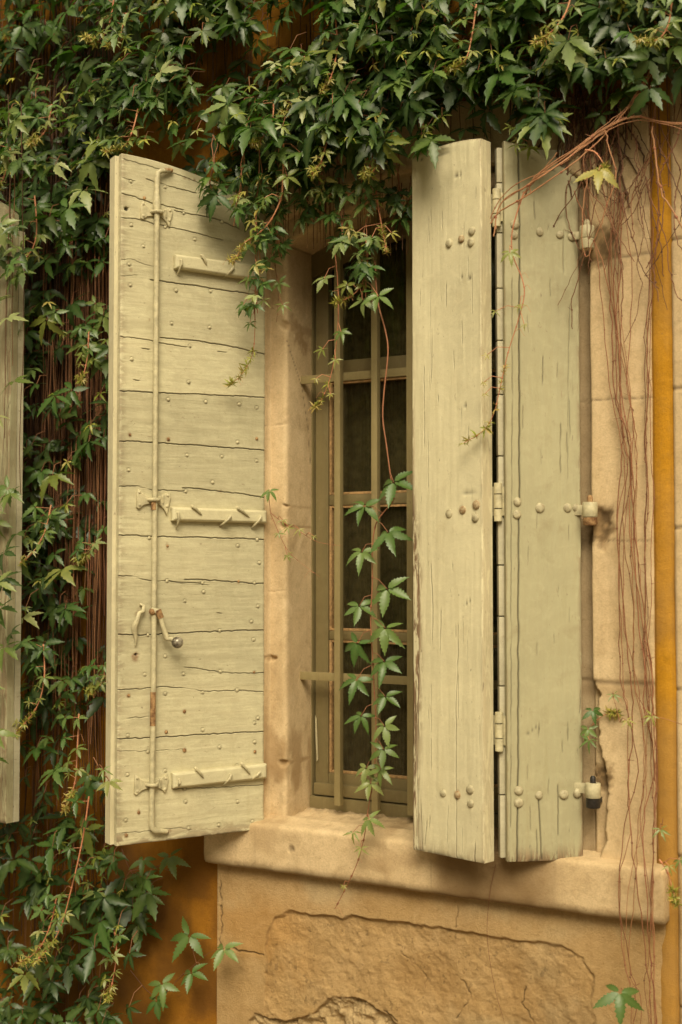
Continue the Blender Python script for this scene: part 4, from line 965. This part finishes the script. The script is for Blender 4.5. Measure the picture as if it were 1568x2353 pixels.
def b_left(F, St):
    def dens(px, py):
        if px > 262 and py > 330: return 0
        if py > 1930: return 0
        if py < 300 and px > 190: return .4
        base = .95
        if py > 600:
            base = np.interp(px, [-200, 0, 40, 120, 170, 255], [.9, .75, .95, .95, .55, .40])
            base *= 1+.9*(fbm(np.array([px/60.]), np.array([py/110.]), 79, 3)[0]-.62)*2
            if 1330 < py < 1930: base *= .75
            if py > 1650: base *= .7
            if px < 45 and py > 500: base *= .45
        return base
    ymx = lambda px, py: (.28 if px < 160 else .16) if py > 450 else .22
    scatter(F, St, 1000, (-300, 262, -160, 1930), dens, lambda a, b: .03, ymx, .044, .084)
    for i in range(420):
        px = rnd(-60, 262); hang(St, px, rnd(-160, 700), -rnd(.004, .05), rnd(1.0, 2.3), rnd(.0012, .0026), .036, (0, rnd(0, .7)**1.6, 0))
    for i in range(90):
        px = rnd(110, 262)-10; hang(St, px, rnd(250, 900), -rnd(.02, .09), rnd(.8, 1.8), rnd(.0012, .0026), .034, (rnd(.05, .35), rnd(.5, 1), 0))
def b_front(F, St):
    for k in range(95):
        py = rnd(250, 1750); px = rnd(-60, 52)
        if py > 700 and random.random() < .55: continue
        p = atz(12, 1893, .785); p = at(px, py, p[1]-.03-rnd(.0, .12)); nn, tip = leafdir()
        put_leaf(F, p, nn, tip, rnd(.045, .075), rnd(0, .15), rnd(.2, 1))
    for k in range(9): hang(St, rnd(-40, 50), rnd(200, 400), atz(12, 1893, .785)[1]-rnd(.01, .06), rnd(.4, 1.3), .0016)
def b_low(F, St):
    def dens(px, py):
        lim = np.interp(py, [1850, 1930, 2000, 2100, 2353, 2600], [200, 262, 375, 350, 310, 320])
        if px > lim: return 0
        return .9 if px < lim-60 else .45
    scatter(F, St, 400, (-300, 380, 1880, 2600), dens, lambda a, b: .03, lambda a, b: .28, .048, .088)
    for i in range(60):
        px = rnd(-60, 250); hang(St, px, rnd(1750, 1950), -rnd(.008, .06), rnd(.3, .8), rnd(.0012, .0026), .02)
creeper('virginia_creeper', 'dense curtain of green creeper hanging over the window arch and left shutter', b_top, (-.3, 0, 3.3))
creeper('virginia_creeper', 'dark green creeper leaves above the folded shutter and the pale quoin stones', b_right, (.6, 0, 3.3))
creeper('virginia_creeper', 'tall strip of creeper with brown stems covering the wall left of the open shutter', b_left, (-1.1, 0, 3.3))
creeper('virginia_creeper', 'loose creeper strands hanging in front of the shutter at the left edge', b_front, (-1.3, -.3, 3.0))
creeper('virginia_creeper', 'bushy creeper foliage at the foot of the wall below the left shutter', b_low, (-1.1, 0, .2))

# ------------------------------------------------------------------ single shoots
def smooth_path(P, k=6):
    P = np.asarray(P, float); out = []
    for i in range(len(P)-1):
        p0 = P[max(i-1, 0)]; p1 = P[i]; p2 = P[i+1]; p3 = P[min(i+2, len(P)-1)]
        for t in np.linspace(0, 1, k, endpoint=False):
            out.append(.5*((2*p1)+(-p0+p2)*t+(2*p0-5*p1+4*p2-p3)*t*t+(-p0+3*p1-3*p2+p3)*t**3))
    out.append(P[-1]); return np.array(out)
def shoot(label, path, y, leaves=(), r=.0022, pink=.0, auto=0, size=.03, tend=3, ys=None, y_end=None, group='creeper shoots hanging on their own', young=.8, name='creeper_shoot', kink=False):
    """path in photo points at depth y; leaves: (px, py, size, age) ; auto: number of alternating leaves along it"""
    n = len(path); yy = np.linspace(y, y if y_end is None else y_end, n) if ys is None else ys
    P = np.array([at(a, b, c_) for (a, b), c_ in zip(path, yy)]); SP = P if kink else smooth_path(P)
    base = P[0]; root = empty(name, tuple(base), 0, label, 'creeper shoot', group)
    St, F = NP(), NP(); m = len(SP)
    pk = np.linspace(0, 1, m)
    St.tube(SP, np.linspace(r, r*.45, m), 6, (pink, rnd(.3, .9), 0))
    for i in range(2, m-1, 5):     # swollen nodes
        q = SP[i]; d = SP[min(i+1, m-1)]-SP[i-1]; d = d/(np.linalg.norm(d)+1e-9)*r*1.6
        St.tube([q-d, q, q+d], [r*.7, r*1.35, r*.7], 6, (pink, .4, 0))
    for (px, py, s, age) in leaves:
        i = int(np.argmin([np.hypot(*(np.array(proj_px(q))-(px, py))) for q in SP])); q = SP[max(0, i-2)]
        yv = q[1]-rnd(.015, .04); p = at(px, py, yv)
        side = np.sign(p[0]-q[0]) or 1
        nn = np.array([.12+rnd(-.2, .2), -.78+rnd(-.12, .12), .55+rnd(-.2, .15)]); tip = np.array([.22*side+rnd(-.3, .3), -.1, -1])
        put_leaf(F, p, nn, tip, s*1.12, age, rnd(.62, .92), LEAFH if s > .03 else YOUNG)
        St.tube([q, (p+q)/2+np.array([0, -.006, .010]), p], [.0011, .0010, .0009], 5, (max(pink, .25), .6, 0))
    for k in range(auto):
        t = (k+.6)/auto; i = min(m-2, int(t*(m-1))); q = SP[i]; side = 1 if k % 2 else -1; s = size*(1-.72*t)*rnd(.8, 1.15)
        p = q+np.array([side*rnd(.3, .9)*s, -rnd(.2, .7)*s, rnd(-.2, .5)*s]); age = min(1, max(0, t*1.1-.25+rnd(-.1, .1)))*young
        nn = np.array([rnd(-.3, .3), -.7, .6+rnd(-.3, .3)]); tip = np.array([side*.7, -.3, -.9])
        put_leaf(F, p, nn, tip, s, age, rnd(.4, .95), LEAF if s > .026 else YOUNG)
        St.tube([q, p], [.0010, .0007], 4, (max(pink, .3), .7, 0))
    for k in range(tend):
        i = random.randrange(m//4, m); q = SP[i]; s = rnd(.015, .035); sd = random.choice((-1, 1)); pts = [q]
        for j in range(1, 7): pts.append(q+np.array([sd*s*j/6, -s*.3*j/6, s*.5*math.sin(j*.8)*(j/6)]))
        St.tube(pts, np.linspace(.0007, .0004, 7), 4, (.8, .8, 0))
    if pink > .5:     # tuft of folded tiny leaves at the growing tip
        for k in range(20):
            i = m-1-random.randrange(0, max(2, m//3)); q = SP[i]
            nn = np.array([rnd(-1, 1), rnd(-1, .2), rnd(-1, 1)]); tip = np.array([rnd(-1, 1), rnd(-.6, .3), rnd(-1, 1)])
            put_leaf(F, q, nn, tip, rnd(.012, .026), rnd(.7, 1), rnd(.2, 1), YOUNG)
    St.build('stem', M['stem'], root, base)
    if F.n: F.build('leaves', M['leaf'], root, base)
    return root
def proj_px(p):
    v = np.asarray(p)-CAM; z = v @ FW; return CX+FPX*(v @ RT)/z, CY-FPX*(v @ UP)/z

shoot('long strand of large green leaves trailing down the middle of the window', [(862, 600), (868, 690), (886, 760), (892, 810), (883, 900), (880, 960), (888, 1020), (896, 1080), (903, 1130), (903, 1152), (884, 1175), (864, 1205), (856, 1260), (856, 1340), (852, 1420), (856, 1500), (860, 1580), (864, 1650), (864, 1720), (858, 1790), (848, 1850), (838, 1920), (824, 1975), (805, 2020), (785, 2060), (770, 2088)], -.075,
      [(905, 1108, .074, 0), (838, 1163, .058, 0), (892, 1223, .070, 0), (832, 1268, .060, 0), (890, 1353, .074, 0), (826, 1392, .056, 0), (886, 1443, .066, 0), (822, 1478, .060, 0), (884, 1520, .062, .02), (820, 1562, .062, 0), (886, 1600, .052, .04), (830, 1645, .050, .02), (884, 1668, .050, .05), (882, 1722, .048, .08), (842, 1765, .048, .1), (876, 1768, .044, .12), (852, 1800, .046, .15), (848, 1882, .046, .1), (812, 1912, .030, .35), (830, 1948, .028, .3), (790, 2035, .014, .6)], .0026, .35, tend=4)
shoot('thin shoot with a few pale leaves before the left grille bar', [(768, 560), (776, 640), (778, 720), (774, 780), (766, 840), (752, 890), (735, 925), (724, 935)], -.06, [(784, 762, .034, .1), (742, 802, .028, .3), (772, 826, .028, .3), (726, 870, .018, .6), (760, 905, .018, .6), (745, 640, .040, .05)], .0018, .9, 3, .02)
shoot('reddish shoot ending at mid height over the top window panes', [(850, 380), (862, 430), (870, 480), (880, 530), (889, 580)], -.10, [(830, 420, .050, .05), (800, 450, .045, .05), (840, 470, .045, .1), (855, 545, .045, .05), (805, 545, .046, .05), (900, 535, .026, .7)], .0034, .95, 5, .035)
shoot('pink forked shoot with folded yellow buds over the grille', [(846, 560), (842, 620), (828, 660), (800, 685), (770, 695)], -.10, [(832, 600, .040, .1), (798, 655, .034, .3), (835, 690, .046, .05), (870, 680, .052, 0)], .0026, .95, 4, .03)
shoot('yellow tipped shoot curling over the top right of the left shutter', [(652, 330), (650, 420), (645, 460), (620, 510), (590, 540), (560, 560), (545, 590), (528, 600)], -.22, [(660, 405, .045, .2), (640, 350, .060, .05), (608, 455, .035, .1), (690, 350, .046, .05)], .0028, .95, 6, .03)
shoot('leafy strand hanging in front of the hinge side of the left shutter', [(588, 500), (586, 560), (590, 620), (586, 680), (586, 760), (580, 815), (556, 860), (527, 886)], -.16, [(575, 560, .050, 0), (605, 545, .052, 0), (590, 610, .046, 0), (570, 640, .036, .1), (608, 650, .040, .0), (560, 700, .034, .05), (605, 690, .030, .2), (575, 742, .028, .1)], .0018, .7, 0)
shoot('second leafy strand beside the upper jamb with a yellow node', [(640, 430), (636, 500), (628, 560), (634, 620), (640, 680), (636, 740)], -.05, [(625, 520, .05, 0), (650, 560, .045, 0), (618, 600, .046, 0), (642, 650, .034, .1), (650, 700, .03, .2)], .0018, .2, 0)
shoot('dark drooping leaves hanging under the left end of the arch', [(690, 400), (697, 450), (702, 500), (700, 530)], -.05, [(690, 445, .055, 0), (715, 470, .050, 0), (696, 505, .045, 0)], .0016, .1, 0, tend=1)
shoot('small dark sprig low under the arch beside the window head', [(975, 395), (972, 420), (968, 440)], -.05, [(975, 418, .060, 0)], .0014, .1, 0, tend=0)
shoot('slender green and red shoot trailing across the folded shutter', [(1205, 440), (1185, 500), (1176, 545), (1180, 590), (1200, 640), (1205, 680), (1190, 740), (1168, 810), (1152, 880), (1135, 950), (1110, 990), (1066, 1018)], -.20, [(1172, 580, .034, .3), (1195, 700, .022, .4), (1205, 745, .016, .5), (1138, 715, .018, .4), (1120, 815, .014, .6), (1112, 878, .014, .6), (1115, 905, .012, .6)], .0020, .75, 0, tend=4)
shoot('small sprig growing sideways from the hinge over the stone jamb', [(622, 1178), (650, 1200), (690, 1222), (730, 1245), (785, 1254)], -.02, [(620, 1128, .034, .0), (662, 1212, .022, .35), (688, 1216, .024, .4), (650, 1195, .02, .3), (722, 1232, .012, .5)], .0013, .5, 0, tend=2)
shoot('thin side twig slanting down the stone jamb', [(622, 1180), (640, 1222), (660, 1262), (690, 1292), (735, 1325)], -.015, [(660, 1275, .022, .3), (640, 1225, .02, .2)], .0011, .4, 0, tend=2)
shoot('bright yellow green leaf on a pink stalk beside the upper right hinge', [(1345, 345), (1368, 350), (1388, 380), (1382, 400)], -.28, [(1376, 392, .062, .55)], .0024, .9, 0, tend=0)
shoot('blurry green leaf low in front of the bare right hand stems', [(1470, 2260), (1450, 2270), (1428, 2278)], -.18, [(1425, 2280, .068, .0)], .0012, .2, 0, tend=0)
shoot('dark leaf pair peeping between folded shutter and lower quoin', [(1350, 1700), (1362, 1665), (1395, 1640), (1420, 1638)], -.01, [(1362, 1632, .034, 0), (1352, 1675, .032, 0), (1355, 1700, .03, 0)], .0016, .9, 0, tend=0)
shoot('tiny green sprig on the pale quoin among bare stems', [(1425, 1660), (1415, 1620), (1408, 1600)], -.03, [(1410, 1595, .022, .25), (1440, 1655, .024, .5)], .0011, .3, 0, tend=1)
shoot('small yellowish sprig crossing the ochre strip', [(1568, 1665), (1530, 1652), (1500, 1645)], -.06, [(1498, 1645, .026, .5)], .0010, .5, 0, tend=0)
shoot('small green sprig beside the ochre strip near the sill', [(1524, 1880), (1520, 1910)], -.06, [(1518, 1905, .026, .2)], .0010, .2, 0, tend=0)
shoot('bright green leaf touching the lower outer edge of the open shutter', [(215, 1740), (232, 1770), (248, 1790)], -.50, [(252, 1795, .042, .25), (238, 1768, .03, .1)], .0012, .3, 0, tend=0)
shoot('pink stalk leaning over the right end of the sill', [(1515, 1975), (1532, 2000), (1545, 2040), (1555, 2075)], -.10, [(1538, 1990, .022, .4), (1562, 1975, .026, .2)], .0024, .95, 0, tend=0)
shoot('single hair-thin stem hanging below the folded shutter', [(1140, 1985), (1128, 2040), (1122, 2090), (1120, 2150), (1128, 2220), (1142, 2290), (1160, 2353), (1165, 2420)], -.055, [], .0009, .1, 0, tend=0)
shoot('five dark green leaves spread on the ochre wall under the left shutter', [(352, 1990), (395, 2000), (385, 1970), (388, 1972)], -.03, [(390, 1968, .062, 0), (330, 1975, .05, 0)], .0012, .1, 0, tend=0)
shoot('dark leaf spray low on the ochre wall reaching the stone edge', [(300, 2230), (360, 2290), (420, 2240), (480, 2190), (515, 2180)], -.05, [(436, 2150, .075, 0), (515, 2180, .062, 0), (440, 2235, .058, 0), (372, 2260, .06, 0), (360, 2300, .05, 0)], .0013, .1, 0, tend=1)
shoot('mid green leaves in the shade under the shutter corner', [(280, 1950), (300, 2000), (330, 2040), (330, 2100)], -.04, [(325, 2015, .06, 0), (335, 2060, .062, 0), (290, 2045, .05, 0), (315, 2125, .05, 0)], .0013, .1, 0, tend=1)
# growing tips poking out of the leaf curtain
tips = [('curled golden tip near the top left corner', [(262, 0), (250, 60), (225, 95), (195, 85)], .24), ('pink hooked tip right of the golden one at top left', [(290, 30), (275, 85), (250, 105)], .24),
        ('pale shoot above the left shutter corner', [(318, 250), (305, 300), (285, 335), (240, 350)], .26), ('long pink double shoot above the window head', [(760, 250), (752, 320), (738, 370), (716, 402)], .22),
        ('short golden tuft left of the window centre high up', [(700, 130), (690, 200), (668, 245), (645, 262)], .22), ('rusty red curl at middle height of the leaf curtain', [(630, 230), (625, 280), (600, 320), (580, 330)], .24),
        ('upright looking red shoot at the top middle', [(860, -20), (850, 40), (838, 90), (828, 110)], .22), ('golden buds dangling at the top edge right of centre', [(1095, 10), (1085, 80), (1068, 140), (1020, 165)], .20),
        ('large yellow shoot hanging at upper right', [(1320, -40), (1300, 30), (1265, 75), (1230, 98)], .24), ('golden curved shoot by the right edge on top', [(1545, -10), (1535, 60), (1505, 95), (1465, 92)], .24),
        ('arching pale shoot over the far left shutter', [(80, 450), (84, 540), (62, 590), (12, 622)], .28), ('pink shoot at the left edge beside the neighbouring shutter', [(25, 340), (12, 400), (-10, 440)], .28),
        ('long curved pink shoot at left mid height', [(118, 1160), (100, 1230), (60, 1285), (0, 1310)], .28), ('reddish shoot dropping through the lower left stems', [(100, 1480), (102, 1560), (82, 1630), (30, 1690)], .28),
        ('straight orange shoot beside the lower left shutter edge', [(182, 1640), (178, 1720), (172, 1800), (150, 1860)], .26), ('pink shoot above the lower left bush', [(130, 2060), (118, 2120), (90, 2180), (45, 2215)], .30),
        ('stout woody shoot arching through the lower left bush', [(205, 1830), (190, 1930), (165, 2040), (140, 2130), (110, 2180), (75, 2215)], .30), ('slim red shoot hanging at the bottom left', [(262, 2130), (268, 2190), (258, 2260), (246, 2295)], .20),
        ('small yellow sprig beside the open shutter at mid left', [(215, 1250), (205, 1275), (180, 1290)], .22), ('pale curl beside the lower part of the open shutter', [(242, 1530), (235, 1570), (205, 1590)], .20),
        ('golden sprig over the top pane right of the arch', [(905, 300), (880, 350), (858, 392), (835, 400)], .20), ('drooping pale green sprig right of the window head', [(770, 30), (775, 110), (760, 180), (735, 215)], .24),
        ('yellow flowered tip at the upper left edge', [(120, 240), (105, 300), (70, 330)], .26), ('light sprig in front of the brown stems left of the shutter', [(205, 760), (200, 830), (185, 880)], .2)]
for lab, path, dep in tips:
    shoot(lab, path, -dep, [], .0028, .9, 10, .048, tend=4, y_end=-dep-.03, group='reddish growing tips in the leaf curtain')

# ------------------------------------------------------------------ bare stems on the right
def bundle(name, label, lines, base):
    root = empty(name, base, 0, label, 'vine stems', 'bare creeper stems on the right')
    for path, ys, r, c in lines:
        P = np.array([at(a, b, y) for (a, b), y in zip(path, ys)]); SP = smooth_path(P, 5); St = NP()
        SP[1:-1] += rng.normal(0, .0016, (len(SP)-2, 3))*np.array([1, .5, .3])
        St.tube(SP, np.linspace(r, r*.8, len(SP)), 6, c)
        for i in range(3, len(SP)-2, random.choice((6, 7, 9))):
            q = SP[i]; d = (SP[i+1]-SP[i-1]); d = d/(np.linalg.norm(d)+1e-9)*r*2
            St.tube([q-d, q, q+d], [r*.8, r*1.9, r*.8], 6, (c[0], .3, 0))
            if random.random() < .4: St.tube([q, q+np.array([rnd(-.02, .02), -.003, rnd(-.006, .012)])], [r*.5, r*.25], 4, c)
        St.build('stem', M['stem'], root, base)
cl = [(1395, 420), (1412, 600), (1420, 750), (1428, 900), (1440, 1000), (1444, 1100), (1440, 1220), (1450, 1400), (1462, 1550), (1472, 1650), (1476, 1780), (1468, 1900), (1462, 2050), (1468, 2200), (1476, 2300), (1480, 2440)]
wid = [50, 26, 20, 18, 12, 13, 14, 18, 24, 20, 22, 24, 26, 24, 18, 22]
lines = []
for k in range(10):
    f = rnd(-1, 1); path = []
    for (a, b), w_ in zip(cl, wid):
        f = max(-1.2, min(1.2, f+rnd(-.9, .9))); path.append((a+f*w_*1.25, b+rnd(-25, 25)))
    if k > 10: path = path[random.randrange(0, 5):random.randrange(9, 16)]
    ys = [-(.018+.02*random.random()) if p[1] < 1900 else -(.062+.02*random.random()) for p in path]
    lines.append((path, ys, rnd(.0010, .0018), (rnd(.05, .40), rnd(.35, 1), 0)))
bundle('bare_vine_bundle', 'long bundle of bare reddish stems hanging down the pale quoin to below the sill', lines, tuple(at(1440, 1200, -.03)))
lines = []
c2 = [(1500, 330), (1505, 500), (1498, 650), (1488, 780), (1492, 900), (1488, 1020), (1494, 1130), (1490, 1250), (1492, 1400), (1486, 1500), (1500, 1650), (1508, 1800), (1520, 1950), (1535, 2080), (1548, 2250), (1560, 2440)]
for k in range(4):
    f = rnd(-1, 1); path = []
    for a, b in c2:
        f = max(-1, min(1, f+rnd(-.5, .5))); path.append((a+f*8, b+rnd(-25, 25)))
    path = path[random.randrange(0, 3):random.randrange(9, 17)]
    ys = [-(.016+.015*random.random()) if p[1] < 1900 else -.065 for p in path]
    lines.append((path, ys, rnd(.0010, .0017), (rnd(0, .3), rnd(.2, .8), 0)))
bundle('bare_vine_bundle', 'thin bare stems running down the edge of the ochre strip', lines, tuple(at(1490, 1200, -.03)))
lines = []
for k in range(40):
    a = rnd(1290, 1430); b = rnd(130, 260); path = [(a, b)]; dx = rnd(-1, 1)
    for i in range(random.randrange(3, 6)):
        dx = dx*.7+rnd(-1, 1)*.9; path.append((path[-1][0]+dx*26, path[-1][1]+rnd(35, 70)))
    lines.append((path, [-rnd(.004, .022)]*len(path), rnd(.0014, .0034), (0, rnd(0, .35), 0)))
for k in range(30):
    a = rnd(1335, 1600); b = rnd(200, 420); path = [(a, b)]; dx = rnd(-1, 1)
    for i in range(random.randrange(3, 8)):
        dx = dx*.7+rnd(-1, 1)*.8; path.append((path[-1][0]+dx*28, path[-1][1]+rnd(30, 75)))
    y0 = -rnd(.02, .09); lines.append((path, [y0+rnd(-.006, .006) for _ in path], rnd(.0010, .0019), (rnd(0, .15), rnd(0, .7), 0)))
bundle('bare_vine_tangle', 'dense tangle of thin dark twigs over the upper right quoin', lines, tuple(at(1450, 400, -.05)))
sh = lambda pts, dy: [(a, b+dy) for a, b in pts]
diag = []
for k in range(4):
    dy = rnd(-20, 20); e = rnd(-20, 20); j_ = lambda: rnd(-11, 11)
    path = [(1120+rnd(-5, 30), 545-k*14+rnd(-8, 8)), (1150+e*.3, 470+dy), (1210+j_(), 430+dy+j_()), (1290, 378+dy*.6+j_()), (1350, 330+dy+j_()), (1410, 282+dy*1.3+j_()), (1450, 235+e), (1500+e, 150+e)]
    diag.append((path, [-.20, -.20, -.21, -.20, -.17, -.14, -.12, -.10], rnd(.0012, .0023), (rnd(.2, .5), rnd(.7, 1), 0)))
for k in range(3):
    dy = rnd(-12, 12); path = [(1160+rnd(0, 60), 452+dy), (1230, 415+dy), (1330, 345+dy), (1400, 298+dy), (1460, 276+dy), (1530, 286+dy*.5), (1620, 310+dy*3)]
    diag.append((path, [-.20, -.20, -.18, -.15, -.13, -.12, -.11], rnd(.0010, .0020), (rnd(.2, .5), rnd(.7, 1), 0)))
diag.append(([(1390, 300), (1400, 345), (1416, 400), (1395, 470), (1370, 540), (1350, 590), (1338, 560), (1340, 470), (1352, 400)], [-.16]*9, .0018, (.4, .9, 0)))
diag.append(([(1500, 290), (1508, 380), (1520, 440), (1555, 500), (1620, 610)], [-.12]*5, .0026, (.35, 1, 0)))
diag.append(([(1280, 350), (1225, 420), (1205, 450), (1190, 470)], [-.19]*4, .0016, (.1, 1, 0)))
bundle('woody_vine_stem', 'orange brown woody stems slanting up across the top of the folded shutter', diag, tuple(at(1300, 370, -.2)))

# ------------------------------------------------------------------ unseen trees, added to shade the low sky and show in the panes
def offview_trees():
    F = NP(); T = LEAF[0]
    for k in range(5200):
        x = rnd(-16, 12); z = rnd(0, 1)**.8*10.5*(.85+.2*math.sin(x*.9)); y = -13-rnd(0, 2.5)
        put_leaf(F, (x, y, z+.3), (rnd(-.6, .6), 1, rnd(-.2, .9)), (rnd(-1, 1), 0, -1), rnd(.35, .7), 0, rnd(0, .8))
    o = F.build('unseen_trees', M['leaf']); tag(o, kind='stuff')
offview_trees()
